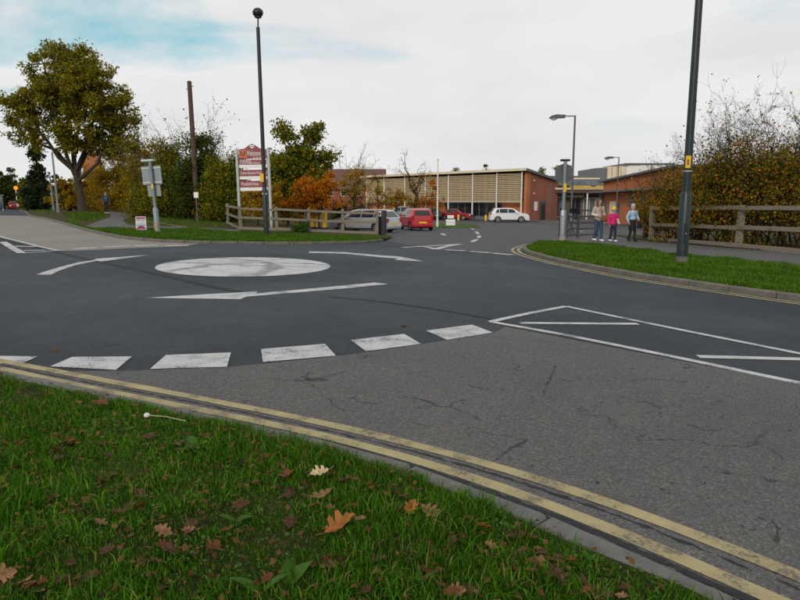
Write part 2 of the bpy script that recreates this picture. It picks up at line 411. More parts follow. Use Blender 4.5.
brick('orange_brick', (.50, .155, .055), (.42, .12, .045), (.33, .2, .13)); brick('red_brick', (.33, .10, .06), (.26, .08, .05), (.22, .15, .12))
def emis(name, col, s):
    b = NB(name); e = b.n('ShaderNodeEmission', {'Color': (*col, 1), 'Strength': s}); b.t.links.new(e.outputs[0], b.out.inputs[0])
emis('amber_lamp', (1, .30, .02), 1.3); emis('car_lamp', (1, .25, .05), 1.2)
emis('strip_lamp', (1, .62, .12), .75)
M = MAT

# ================================================================== SETTING
# ground sheet to the horizon
def ground():
    xs = np.concatenate([np.linspace(-900, -110, 12), np.arange(-100, 101, 4.), np.linspace(110, 900, 12)])
    ys = np.concatenate([np.linspace(-300, -30, 8), np.arange(-20, 121, 3.), np.linspace(130, 1500, 20)])
    V = [(x, y, gz(x, y) - .06) for y in ys for x in xs]; n = len(xs); Fc = []
    for j in range(len(ys) - 1):
        for i in range(n - 1): a = j * n + i; Fc.append((a, a + 1, a + n + 1, a + n))
    me = bpy.data.meshes.new('ground'); me.from_pydata(V, [], Fc); me.update()
    tag(link('ground', me, M['far_ground']), kind='structure')
ground()
road = sheet('road', [(-90, -14), (60, -14), (60, 78), (60, 92), (-4, 96), (-14, 128), (-90, 128)], 0, M['asphalt'], kind='structure')

# old pale patch on the near arm
A_px = [(0, 361), (35, 367.5), (75, 376), (150, 389), (250, 409), (350, 427.5), (400, 441), (477.5, 460.5), (555, 482), (632.5, 508.6), (710, 537), (800, 578)]
B_px = [(0, 369), (35, 377), (125, 395.5), (200, 411), (280, 425), (350, 441), (400, 454), (477.5, 477), (555, 504.5), (632.5, 537), (710, 569), (762, 595)]
K_px = [(0, 373), (35, 380), (125, 399.5), (200, 416), (280, 431.5), (350, 448.5), (400, 460.5), (477.5, 488), (555, 520), (632.5, 553.6), (700, 587)]
lineA = [Vector(q) for q in GP(*A_px)]; lineB = [Vector(q) for q in GP(*B_px)]; lineK = [Vector(q) for q in GP(*K_px)]
def extend(l, a=0, b=0):
    l = list(l)
    if a: d = (l[0] - l[1]).normalized(); l = [l[0] + d * a] + l
    if b: d = (l[-1] - l[-3]).normalized(); l = l + [l[-1] + d * b * .5, l[-1] + d * b]
    return l
def relax(l, n=3):
    l = resample(smooth_line(l, 6), .25)
    for _ in range(14): l = [l[0]] + [(a + b * 2 + c_) / 4 for a, b, c_ in zip(l, l[1:], l[2:])] + [l[-1]]
    return l
lineA = relax(extend(lineA, 5, 4)); lineB = relax(extend(lineB, 5, 4)); lineK = relax(extend(lineK, 5, 4))
dash_edge = GP((60, 371.5), (118, 371), (228, 367.5), (336, 356.5), (421, 344.5), (493, 333.5), (505, 327))
d1 = Vector(g(490, 322)); d2 = Vector(g(800, 384)); dd = (d2 - d1).normalized()
old_poly = [tuple(p) for p in GP((22, 366))] + dash_edge + [tuple(d2 + dd * .0), tuple(d2 + dd * 9)] + [(6, -6)] + [tuple(p) for p in reversed(offset_line(lineK, .02)) if p.y < 6.2]
old = sheet('old_road_surface', old_poly, .0035, M['old_asphalt'], road, step=1.)
# pale concrete arm on the left
lk_px = [(24, 212), (30, 216), (45, 219), (60, 223), (80, 229), (100, 234), (130, 239.5), (165, 242.3), (200, 243.5), (250, 244.3), (300, 244.6), (345, 243.9), (372, 242.6), (387, 240.5)]
lk = [Vector(q) for q in GP(*lk_px)]
conc = [tuple(p) for p in lk[1:9]] + GP((185, 246), (160, 247.2), (130, 248.3), (98, 250), (72, 251), (54, 250.4), (30, 244.5), (0, 236)) + [(-33, 27), (-52, 36), (-52, 58)]
sheet('concrete_road_surface', conc, .004, M['concrete_road'], road, step=2.)
# car park: a slightly greyer, older surface beyond the junction mouth
cp = GP((392, 241.5), (415, 246.5), (450, 250.5), (520, 256), (524, 249), (537, 243), (560, 237.5), (600, 235)) + [(40, 40), (55, 60), (55, 91), (-5.5, 94), (-5.5, 33)]
cp[-1] = (-3.2, 34.5)
sheet('car_park_surface', cp, .004, M['carpark'], road, step=2.)
# forecourt paving before the buildings
sheet('forecourt_paving', [(-2, 86), (10, 81), (16, 77.5), (30, 74), (50, 70), (50, 90), (20, 92), (-2, 96)], .05, M['footpath'], kind='structure', step=3)
sheet('entrance_path', [(16, 76.5), (50, 60), (50, 63.5), (17, 78.2)], .012, M['sand_rubble'], road, step=3)

# ---- painted markings, parts of the road
ZP = .0065
def mark(name, px, mat='white_paint', off=ZP): return sheet(name, GP(*px), off, M[mat], road, step=1.)
for q in ([(-14, 364), (0, 356.5), (38, 357), (22, 364)],
          [(50, 367), (72, 357.5), (132, 357), (116, 370.5)],
          [(150, 369.5), (166, 355.5), (231, 353), (227, 367.3)],
          [(263, 362.6), (261, 349.5), (325, 344.3), (336, 356.2)],
          [(366, 351.8), (351, 340.5), (404, 334.3), (421, 344.2)],
          [(447, 340.3), (426, 331), (472, 325), (493, 333)]): mark('give_way_dash', q)
c = Vector((0, 0)); pts = [Vector(q) for q in GP((159, 268), (333, 266), (246, 257.5), (246, 277))]
c = (pts[2] + pts[3]) / 2; rx = (pts[1] - pts[0]).length / 2; ry = (pts[2] - pts[3]).length / 2
bm = bmesh.new(); rings = []
rr_ = (rx + ry) / 2
ctr = bm.verts.new((c.x, c.y, gz(*c) + .055))
for k, f_ in enumerate((.4, .75, .95, 1.)):
    rings.append([])
    for i in range(64):
        a = i / 64 * 2 * math.pi; x = c.x + math.cos(a) * rx * f_; y = c.y + math.sin(a) * ry * f_
        rings[-1].append(bm.verts.new((x, y, gz(x, y) + .008 + .05 * (1 - f_ ** 2))))
for i in range(64): bm.faces.new((ctr, rings[0][i], rings[0][(i + 1) % 64]))
for a_, b_ in zip(rings, rings[1:]):
    for i in range(64): bm.faces.new((a_[i], b_[i], b_[(i + 1) % 64], a_[(i + 1) % 64]))
bm_obj('roundabout_disc', bm, M['disc_paint'], road, smooth='all')
mark('arrow_marking', [(146, 298.2), (240, 299.6), (246.5, 297), (300, 292.6), (340, 289.2), (388, 284.4), (375, 282.8), (320, 288), (256, 293.8), (258, 291.8), (200, 294.8)])
mark('arrow_marking', [(36, 275), (51, 275), (60, 270.6), (76, 265.2), (97, 261), (101, 261.8), (149, 255.1), (95, 259), (96, 259.8), (78, 262.6), (60, 267.2), (43, 272.4)])
mark('arrow_marking', [(309, 251.6), (345, 252.4), (380, 255.5), (399, 256.6), (424, 261.6), (395, 260), (398, 258.8), (378, 257.2), (345, 253.8), (309, 253)])
wl = lambda name, px, w_: ribbon(name, smooth_line(GP(*px), 5), w_, ZP, M['white_paint'], road)
wl('hatching_line', [(490.5, 322), (528, 313.8), (566, 306.6)], .11)
wl('hatching_line', [(566, 306.6), (680, 330), (800, 354), (860, 367)], .10)
wl('hatching_line', [(490.5, 322), (566, 335.5), (680, 358.5), (800, 383.5), (900, 403)], .11)
wl('hatching_bar', [(520, 323.3), (580, 323.8), (638, 324.2)], .13)
wl('hatching_bar', [(698, 357), (760, 358.5), (830, 360.3)], .13)
wl('edge_line', [(-20, 230), (0, 236.5), (25, 243), (54, 249.8), (66, 250.4)], .14)
wl('hatching_line', [(3, 242), (10, 246.5), (22, 253.2)], .22)
wl('hatching_line', [(22, 253.2), (40, 252), (56, 250.6)], .12)
wl('hatching_bar', [(14, 246.2), (36, 246.8)], .25); wl('hatching_bar', [(24, 250.6), (46, 250.2)], .2)
for q in ([(73, 248.9), (97, 247.7)], [(104, 247.2), (128, 245.9)], [(135, 245.8), (158, 245.2)], [(166, 245.9), (188, 245.7)]): wl('give_way_dash', q, .32)
for q in ([(445, 249.8), (465, 250.9)], [(470, 251.5), (490, 252.9)], [(493, 253.3), (512, 255.0)]): wl('give_way_dash', q, .28)
wl('give_way_triangle', [(402, 247.6), (430, 246), (461, 244)], .2); wl('give_way_triangle', [(461, 244), (448, 246), (436, 249.4)], .26); wl('give_way_triangle', [(419, 246.2), (428, 247.4), (436, 249.4)], .2)
for q in ([(471, 228.2), (474, 229.7)], [(476, 231.5), (478.5, 234.2)], [(479.5, 235.6), (478.5, 238)], [(477, 239.4), (472, 242)]): wl('lane_dash', q, .2)
mark('arrow_marking', [(440, 233.4), (444, 233.6), (447, 235.6), (442, 235.2)])
for q in ([(560, 228), (585, 231.5)], [(520, 224.5), (540, 225.5)]): wl('bay_line', q, .14)
yellowA = ribbon('yellow_line', lineA, .10, .0075, M['yellow_paint'], road, .004)
yellowB = ribbon('yellow_line', lineB, .10, .0075, M['yellow_paint'], road, .004)
# tar seams
ts = lambda px, w_: ribbon('tar_seam', resample(smooth_line(GP(*px), 8), .25), w_, .0055, M['black_seam'], road, .015)
asphalt('crack_dark', (.04, .039, .038), (.025, .025, .025), (.06, .058, .056), False)
asphalt('black_seam', (.024, .025, .027), (.018, .019, .02), (.03, .031, .033), False)
ts([(-10, 236), (20, 243.5), (58, 252.6), (100, 262), (150, 272.5), (205, 285), (245, 293)], .16)
ts([(330, 297), (390, 303), (470, 315), (520, 326)], .05)
ribbon('gutter_seam', resample(offset_line(lineA, -.105), .05), .016, .0066, M['black_seam'], road, .013)
ribbon('gutter_seam', resample(offset_line(lineB, -.085), .05), .045, .0066, M['black_seam'], road, .012)

# cracks and pot-holes in the old surface
def crack(px, w_=.012, wig=.014): ribbon('crack', resample(smooth_line(GP(*px), 6), .045), w_ * .8, .0052, M['crack_dark'], road, wig)
crack([(405, 397), (425, 401), (440, 407), (452, 408), (466, 414), (480, 420)]); crack([(450, 408), (456, 402), (470, 400)], .007); crack([(498, 460), (508, 451), (518, 446), (531, 439)], .016)
crack([(300, 376), (312, 379), (326, 377), (345, 372)], .01); crack([(556, 366), (552, 376), (546, 386), (543, 398)], .006); crack([(640, 356), (676, 362), (700, 370)], .006)
crack([(470, 386), (486, 390), (497, 389)], .007); crack([(690, 425), (705, 431), (722, 430)], .01); crack([(770, 520), (778, 530), (776, 545)], .014); crack([(620, 395), (632, 402), (650, 403), (661, 410)], .007); crack([(352, 398), (362, 403), (380, 404)], .007)
for px_, py_, r_ in ((316, 380, .075), (398, 347, .06), (687, 368, .035), (598, 483, .018)):
    x, y = g(px_, py_); pts_ = [(x + math.cos(a * .524) * r_ * rng.uniform(.45, 1.2) * 1.3, y + math.sin(a * .524) * r_ * rng.uniform(.45, 1.2)) for a in range(12)]
    sheet('pothole', pts_, .0048, M['crack_dark'], road)
# ---- kerbs: every stone a piece
def stone_mesh(L_, w_, h_, bev):
    bm = bmesh.new(); box(bm, -L_ / 2, L_ / 2, -w_ / 2, w_ / 2, -h_, 0, bev)
    me = bpy.data.meshes.new('kerb_stone'); bm.to_mesh(me); bm.free(); return me
def kerb(name, line, top, w_, step, mat, bev=.018):
    root = empty(name, kind='structure'); pts = resample(line, step)
    me = stone_mesh(step - .012, w_, .3, bev); me.materials.append(mat)
    for a, b in zip(pts, pts[1:]):
        m = (a + b) / 2; za = gz(*a) + top; zb = gz(*b) + top; d = b - a
        s = link('kerb_stone', me, None, root)
        s.location = (m.x, m.y, (za + zb) / 2 + rng.uniform(-.004, .004)); s.scale = (d.length / step, 1, 1)
        s.rotation_euler = (rng.uniform(-.012, .012), -math.atan2(zb - za, d.length), math.atan2(d.y, d.x) + rng.uniform(-.006, .006))
    return root
# near verge
NV = offset_line(lineK, -.125)       # grass side of the near kerb
nsign = 1 if NV[20].y < lineK[20].y else -1
kmid = offset_line(lineK, -.075 * nsign); NV = offset_line(lineK, -.15 * nsign)
kerb('near_kerb', kmid, .035, .15, .915, M['kerb_stone'])
def near_top(x, y): return .035 + .05 * min(1, max(0, (4.2 - y) * .25))
nv_poly = [tuple(p) for p in NV] + [(2.5, -6), (-14, -6), (-14, 8)]
near_verge = sheet('near_verge', nv_poly, .03, M['verge_soil'], kind='structure', step=.5, fz=lambda x, y: near_top(x, y) + .02 * math.sin(x * 5.1 + y * 3.3) * math.sin(y * 4.2 - x * 1.7) - .012)
# right verge
rk = [Vector(q) for q in GP((527, 248), (524.5, 249.6), (526, 252), (534, 255.5), (560, 262.5), (600, 270.5), (640, 278), (680, 284), (720, 290), (800, 301), (860, 309))]
rks = smooth_line([Vector(g(537, 244.5))] + rk, 5)
rk_mid = rks
kerb('right_kerb', rk_mid, .11, .14, .9, M['grey_kerb'])
far_edge = GP((537, 243.2), (560, 243.6), (600, 247), (640, 252), (680, 258), (740, 263.6), (800, 269.5), (860, 276))
rv_poly = [tuple(p) for p in rks] + [tuple(p) for p in reversed(far_edge)]
sheet('right_verge', rv_poly, .10, M['lawn'], kind='structure', step=1.5)
fence_R = [Vector(q) for q in GP((651, 243), (738, 251), (800, 256.5), (850, 261))]
fr_back = [tuple(p) for p in reversed(fence_R)]
pv_poly = far_edge + [tuple(fence_R[-1]), tuple(fence_R[2]), tuple(fence_R[1]), tuple(fence_R[0] + Vector((-.2, -.3)))] + GP((645, 238), (610, 235.5), (566, 238.5), (545, 241.8))
sheet('right_pavement', pv_poly, .096, M['footpath'], kind='structure', step=1.5)
hb_poly = [tuple(fence_R[0] + Vector((-.2, -.3))), tuple(fence_R[1] + Vector((0, -.25))), tuple(fence_R[2] + Vector((0, -.25))), tuple(fence_R[3]), (40, 16), (40, 36), (12.2, 38), (11.3, 31)]
sheet('hedge_bank', hb_poly, .12, M['leafy_ground'], kind='structure', step=2)
# double yellow lines on the right
yr = [p for p in rks if p.x > 4]
sgn = -1 if offset_line(rks, .3)[30].y > rks[30].y else 1
ribbon('yellow_line', offset_line(rks, sgn * .22), .09, ZP, M['yellow_paint'], road)
ribbon('yellow_line', offset_line(rks, sgn * .42), .09, ZP, M['yellow_paint'], road)
# left verge
lks = smooth_line([Vector(g(8, 206.5)), Vector(g(17, 209.3))] + lk, 5)
sgl = 1 if offset_line(lks, .3)[40].y > lks[40].y else -1
kerb('left_kerb', lks, .10, .14, .9, M['grey_kerb'])
lv_poly = [tuple(p) for p in lks] + [(-.35, 31.6), (-4.4, 34.6), (-6.5, 42), (-7, 96), (-18, 128), (-70, 140)]
sheet('left_verge', lv_poly, .09, M['leafy_ground'], kind='structure', step=2)
lawnL = [tuple(p) for p in offset_line(lks, sgl * .05)[12:]]
lawnL_poly = GP((66, 223), (80, 226.5), (84, 228.8), (100, 230.5), (135, 230.5), (200, 231), (240, 234.2), (300, 236.4), (382, 239.5)) + list(reversed([tuple(p) for p in offset_line(lks, sgl * .05) if p.y < g(66, 224)[1]]))
sheet('left_lawn', lawnL_poly, .094, M['lawn'], kind='structure', step=1.5)
lawnB = GP((27, 211), (40, 212.2), (54, 214), (56, 211), (50, 208.2), (30, 207))
path_px = [(84, 229), (97, 223.5), (110, 218.5), (112, 216), (104, 213.5), (112, 212.8), (128, 214.5), (140, 215.5), (124, 220.5), (123.5, 223), (128, 226.5), (140, 228.3), (180, 229), (240, 231.5), (240, 233.5), (180, 231), (135, 230.6), (100, 230.7)]
sheet('left_footpath', GP(*path_px), .10, M['footpath'], kind='structure', step=1.5)
sheet('worn_path', GP((146, 222.6), (160, 223.6), (175, 227), (190, 229.2), (178, 229), (160, 225.2), (146, 223.8)), .105, M['bare_path'], kind='structure', step=2)
# island in the car park
isl = smooth_line([Vector(q) for q in GP((430, 226), (440, 228.3), (462, 228.6), (477, 228), (479, 226.6), (470, 225.3), (440, 224.6), (430, 226))], 4)
sheet('car_park_island', [tuple(p) for p in isl[:-1]], .10, M['lawn'], kind='structure', step=2)
kerb('island_kerb', isl, .095, .14, .9, M['grey_kerb'])

# ---- grass
def grass(name, poly, n, h, wd, mat, base, parent=None, seed=1, clump=0., label=None):
    r = np.random.default_rng(seed); xs = np.array([p[0] for p in poly]); ys = np.array([p[1] for p in poly])
    X = np.empty(0); Y = np.empty(0)
    while len(X) < n:
        x = r.uniform(xs.min(), xs.max(), n * 2); y = r.uniform(ys.min(), ys.max(), n * 2)
        if clump:
            d = np.clip((np.sin(x * 5.3 + np.sin(y * 3.1) * 2.2) * np.sin(y * 6.1 + np.sin(x * 2.7) * 2.4) + .7 * np.sin(x * 13 + y * 7 + np.sin(x * 9)) * np.sin(y * 15 - x * 4)) * .6 + .5, 0, 1) ** 1.5
            k = r.random(len(x)) < (1 - clump) + clump * d
            x, y = x[k], y[k]
        k = in_poly(x, y, poly); X = np.append(X, x[k]); Y = np.append(Y, y[k])
    X = X[:n]; Y = Y[:n]
    Z = np.array([gz(a, b) + base(a, b) for a, b in zip(X, Y)])
    hh = r.uniform(h[0], h[1], n) * (1 + .5 * np.sin(X * 3.1 + 1) * np.sin(Y * 2.7)); ww = r.uniform(wd[0], wd[1], n)
    a = r.uniform(0, 2 * np.pi, n); ld = r.uniform(0, 2 * np.pi, n); le = r.uniform(.1, 1.1, n)
    sx, sy = np.cos(a) * ww / 2, np.sin(a) * ww / 2; lx, ly = np.cos(ld) * le * hh, np.sin(ld) * le * hh
    V = np.zeros((n, 5, 3))
    V[:, 0] = np.stack([X - sx, Y - sy, Z], 1); V[:, 1] = np.stack([X + sx, Y + sy, Z], 1)
    V[:, 2] = np.stack([X + sx * .8 + lx * .35, Y + sy * .8 + ly * .35, Z + hh * .6], 1)
    V[:, 3] = np.stack([X - sx * .8 + lx * .35, Y - sy * .8 + ly * .35, Z + hh * .6], 1)
    V[:, 4] = np.stack([X + lx, Y + ly, Z + hh * np.sqrt(np.clip(1.15 - le * .6, .2, 1))], 1)
    b = np.arange(n)[:, None] * 5
    T = np.concatenate([b + [0, 1, 2], b + [0, 2, 3], b + [3, 2, 4]])
    o = link(name, np_mesh(name, V.reshape(-1, 3), T, 3), mat, parent)
    return tag(o, label, 'grass', kind='stuff')
vis = [tuple(p) for p in offset_line(NV, -.02 * nsign) if -4.6 < p.x < 1.4] + [(1.4, 2.0), (-1.8, 2.0), (-4.8, 5.6)]
grass('near_grass', vis, 130000, (.016, .05), (.002, .0055), M['grass_blade'], lambda x, y: near_top(x, y) - .012, seed=3, clump=.7, label='short dark green grass of the verge in the foreground')
grass('grass_tufts', vis, 16000, (.04, .10), (.004, .0085), M['grass_blade'], lambda x, y: near_top(x, y) - .012, seed=13, clump=1., label='coarse longer tufts in the verge in the foreground')
edge = [tuple(p) for p in offset_line(NV, .035 * nsign) if -4.6 < p.x < .2] + [tuple(p) for p in reversed(offset_line(NV, -.1 * nsign)) if -4.6 < p.x < .2]
grass('kerb_edge_grass', edge, 7000, (.03, .065), (.002, .005), M['grass_blade'], lambda x, y: .028, seed=4, clump=.8, label='ragged grass spilling over the near kerb stones')
rv_in = [tuple(p) for p in offset_line(rks, -sgn * .07)] + [tuple(p) for p in reversed(far_edge)]
grass('right_verge_grass', rv_in, 60000, (.04, .10), (.010, .022), M['lawn_blade'], lambda x, y: .095, seed=5, clump=.75, label='bright green grass on the kerbed verge by the right lamp post')
grass('left_lawn_grass', [(x, y) for x, y in lawnL_poly], 60000, (.04, .09), (.014, .03), M['lawn_blade'], lambda x, y: .09, seed=6, clump=.3, label='green grass strip along the far kerb below the welcome board')
grass('corner_grass', lawnB, 9000, (.06, .2), (.03, .06), M['lawn_blade'], lambda x, y: .08, seed=7, label='green grass patch at the road bend by the two leaning posts')
bank = GP((72, 222), (96, 222.5), (108, 218), (100, 213.5), (78, 213.5), (62, 214.5))
grass('oak_bank_grass', bank, 4500, (.04, .13), (.02, .04), M['lawn_blade'], lambda x, y: .085, seed=8, clump=.9, label='patchy grass on the bank under the oak tree')
bank2 = GP((128, 223.5), (150, 227), (200, 229), (226, 229), (215, 222), (150, 219), (135, 219))
grass('hedge_foot_grass', bank2, 2200, (.05, .16), (.016, .035), M['lawn_blade'], lambda x, y: .085, seed=9, clump=.9, label='sparse grass at the foot of the hedge behind the grey sign post')

def clover(n):
    r = np.random.default_rng(77); xs = [p[0] for p in vis]; ys = [p[1] for p in vis]
    x = r.uniform(min(xs), max(xs), n * 5); y = r.uniform(min(ys), max(ys), n * 5)
    k_ = in_poly(x, y, vis) & (np.sin(x * 3.7 + 1.3 * np.sin(y * 2.9)) * np.sin(y * 4.3 + 1.1 * np.sin(x * 3.3)) > .15); x = x[k_][:n]; y = y[k_][:n]; n = len(x)
    z = np.array([gz(a, b) + near_top(a, b) for a, b in zip(x, y)]) + r.uniform(.008, .035, n); V = np.zeros((n, 6, 3)); s_ = r.uniform(.004, .011, n); t = r.uniform(-.5, .5, (n, 2)); a0 = r.uniform(0, 6.28, n); el = r.uniform(.5, 1., n)
    for i in range(6):
        a = i * np.pi / 3; u = np.cos(a) * s_; v = np.sin(a) * s_ * el; dx = np.cos(a0) * u - np.sin(a0) * v; dy = np.sin(a0) * u + np.cos(a0) * v
        V[:, i] = np.stack([x + dx, y + dy, z + dx * t[:, 0] + dy * t[:, 1]], 1)
    o = link('ground_cover', np_mesh('ground_cover', V.reshape(-1, 3), np.arange(n * 6).reshape(n, 6), 6), M['weed_leaf']); tag(o, 'small round leaved ground cover growing through the near verge', 'ground cover', kind='stuff')
clover(2600)
def litter(name, poly, n, size, seed, label, base=.10):
    r = np.random.default_rng(seed); xs = [p[0] for p in poly]; ys = [p[1] for p in poly]
    x = r.uniform(min(xs), max(xs), n * 4); y = r.uniform(min(ys), max(ys), n * 4); k = in_poly(x, y, poly); x = x[k][:n]; y = y[k][:n]; n = len(x)
    a = r.uniform(0, 2 * np.pi, n); s = r.uniform(size[0], size[1], n); ti = r.uniform(-.4, .4, (n, 2))
    V = np.zeros((n, 4, 3))
    for i, (u, v) in enumerate(((-1, 0), (0, -.6), (1, 0), (0, .6))):
        dx = (np.cos(a) * u - np.sin(a) * v) * s; dy = (np.sin(a) * u + np.cos(a) * v) * s
        V[:, i] = np.stack([x + dx, y + dy, np.array([gz(p, q) for p, q in zip(x, y)]) + base + .02 + dx * ti[:, 0] + dy * ti[:, 1]], 1)
    o = link(name, np_mesh(name, V.reshape(-1, 3), np.arange(n * 4).reshape(n, 4), 4), M['litter']); return tag(o, label, 'leaf litter', kind='stuff')
litter('leaf_litter', [(x, y) for x, y in vis], 1500, (.008, .026), 9, 'tiny brown leaf crumbs among the near grass', .07)
litter('leaf_litter', GP((56, 214.5), (78, 223), (110, 217), (104, 213), (130, 212), (150, 213), (150, 208), (70, 207)), 3500, (.05, .10), 3, 'brown fallen leaves strewn beneath the oak')
litter('leaf_litter', hb_poly[:4] + [(18, 24), (11.5, 30)], 2500, (.03, .06), 4, 'brown fallen leaves along the foot of the right fence', .12)

# ================================================================== TREES
def leaves_mesh(name, C, size, r, per=None, flat=.0):
    """C: n x 3 leaf centres -> bent quads"""
    n = len(C); s = r.uniform(size[0], size[1], n)
    d = r.normal(size=(n, 3)); d[:, 2] *= (1 - flat); d /= np.linalg.norm(d, axis=1)[:, None] + 1e-9
    t = r.normal(size=(n, 3)); u = np.cross(d, t); u /= np.linalg.norm(u, axis=1)[:, None] + 1e-9
    nn = np.cross(d, u); bend = r.uniform(-.35, .35, n)[:, None]
    V = np.zeros((n, 4, 3)); S = s[:, None]
    V[:, 0] = C - d * S * .5; V[:, 1] = C + u * S * .34 + nn * S * bend; V[:, 2] = C + d * S * .5; V[:, 3] = C - u * S * .34 + nn * S * bend
    return np_mesh(name, V.reshape(-1, 3), np.arange(n * 4).reshape(n, 4), 4)
class Tubes:
    def __init__(s): s.V = []; s.F = []; s.n = 0
    def add(s, pts, rad, k=4):
        P_ = np.array(pts, float); m = len(P_)
        d = np.gradient(P_, axis=0); d /= np.linalg.norm(d, axis=1)[:, None] + 1e-9
        ref = np.array([.31, .95, .05]) if abs(d[0, 2]) > .5 else np.array([0.02, .05, 1.])
        u = np.cross(d, ref); u /= np.linalg.norm(u, axis=1)[:, None] + 1e-9; v = np.cross(d, u)
        a = np.arange(k) * 2 * np.pi / k; rad = np.asarray(rad, float)[:, None, None]
        ring = P_[:, None, :] + (u[:, None, :] * np.cos(a)[None, :, None] + v[:, None, :] * np.sin(a)[None, :, None]) * rad
        i = np.arange(m - 1)[:, None] * k + s.n; j = np.arange(k)[None, :]; j2 = (j + 1) % k
        s.F.append(np.stack([i + j, i + j2, i + k + j2, i + k + j], -1).reshape(-1, 4)); s.V.append(ring.reshape(-1, 3)); s.n += m * k
    def obj(s, name, mat, parent):
        me = np_mesh(name, np.concatenate(s.V), np.concatenate(s.F), 4)
        me.polygons.foreach_set('use_smooth', [True] * len(me.polygons)); return link(name, me, mat, parent)
def curve(a, b, sag, m, r, wob=.06):
    a = np.array(a, float); b = np.array(b, float); t = np.linspace(0, 1, m)[:, None]; L_ = np.linalg.norm(b - a)
    p = a + (b - a) * t; p += np.array(sag) * (t * (1 - t)) * 4
    w_ = r.normal(size=(m, 3)) * L_ * wob; w_[0] = 0; w_[-1] = 0
    return p + w_ * .5
def tree(name, label, cat, base, trunk_h, trunk_r, blobs, nclump, clump_r, nleaf, leaf, lmat, bmat='oak_bark', seed=1, shell=.55, group=None, twigs=4, limbs=7, lean=(0, 0), bare=0., tw_len=1., gapfill=0.):
    """blobs: (x, y, z, rx, ry, rz) ellipsoids relative to the base that the crown fills with uneven clumps"""
    r = np.random.default_rng(seed)
    root = empty(name, base, label=label, cat=cat, group=group)
    vol = np.array([b[3] * b[4] * b[5] for b in blobs]) ** .8; vol /= vol.sum()
    C = []
    while len(C) < nclump:
        b = blobs[r.choice(len(blobs), p=vol)]; d = r.normal(size=3); d /= np.linalg.norm(d)
        rad = (shell + (1 - shell) * r.random()) if r.random() < .72 else r.random() * shell
        p = np.array(b[:3]) + d * rad * np.array(b[3:])
        if p[2] > .15: C.append(p)
    C = np.array(C); T = Tubes()
    top = np.array([lean[0], lean[1], trunk_h])
    tp = curve((0, 0, -.25), top, (0, 0, 0), 7, r, .02); tr = np.linspace(1.25, .55, 7) * trunk_r; tr[0] *= 1.25
    if trunk_r > 0: T.add(tp, tr, 9)
    # primary limbs end at spread-out clumps, the others branch from the nearest limb
    idx = [int(np.argmax(C[:, 2]))]
    while len(idx) < min(limbs, len(C)):
        dd_ = np.min(np.linalg.norm(C[:, None] - C[idx][None], axis=2), axis=1); idx.append(int(np.argmax(dd_)))
    LP = []
    for i in idx:
        st = tp[r.integers(4, 7)]; q = curve(st, C[i], (0, 0, .12 * np.linalg.norm(C[i] - st)), 7, r)
        T.add(q, np.linspace(.5, .09, 7) * trunk_r + .008, 6); LP += [(p_, .45 * trunk_r * (1 - k / 7) + .01) for k, p_ in enumerate(q[1:-1])]
    LPp = np.array([p_ for p_, _ in LP])
    tips = []
    for i in range(len(C)):
        cst = np.linalg.norm(LPp - C[i], axis=1) + np.clip(LPp[:, 2] - C[i][2], 0, None) * .6
        k = int(np.argmin(cst)); q = curve(LPp[k], C[i], (0, 0, .1), 5, r)
        if i not in idx: T.add(q, np.linspace(LP[k][1] * .6, .012 + trunk_r * .03, 5), 4)
        for _ in range(twigs):
            d = r.normal(size=3); d[2] += .5; d /= np.linalg.norm(d); e = C[i] + d * clump_r * r.uniform(.6, 1.25) * tw_len
            T.add(curve(C[i], e, (0, 0, 0), 4, r, .12), np.linspace(.012 + trunk_r * .03, .006, 4), 3)
            tips.append(e)
    T.obj('trunk', M[bmat], root)
    if nleaf:
        cw = r.uniform(.3, 1.7, len(C)) * (r.random(len(C)) > bare); cw = np.maximum(cw, 1e-6); cw /= cw.sum()
        ci = r.choice(len(C), nleaf, p=cw); d = r.normal(size=(nleaf, 3)); d /= np.linalg.norm(d, axis=1)[:, None]
        sc = r.uniform(.5, 1.45, len(C))[ci][:, None]
        pos = C[ci] + d * (r.random((nleaf, 1)) ** .55) * clump_r * sc * np.array([1.1, 1.1, .8])
        # second level: leaves gather round twiglets inside the clump
        sub = r.normal(size=(nleaf // 9 + 1, 3)); pick = r.integers(0, len(pos), nleaf // 9 + 1); anchors = pos[pick]
        near = r.integers(0, len(anchors), nleaf // 2); pos[:len(near)] = anchors[near] + r.normal(size=(len(near), 3)) * clump_r * .17
        link('crown', leaves_mesh('crown', pos, leaf, r), M[lmat], root)
    return root
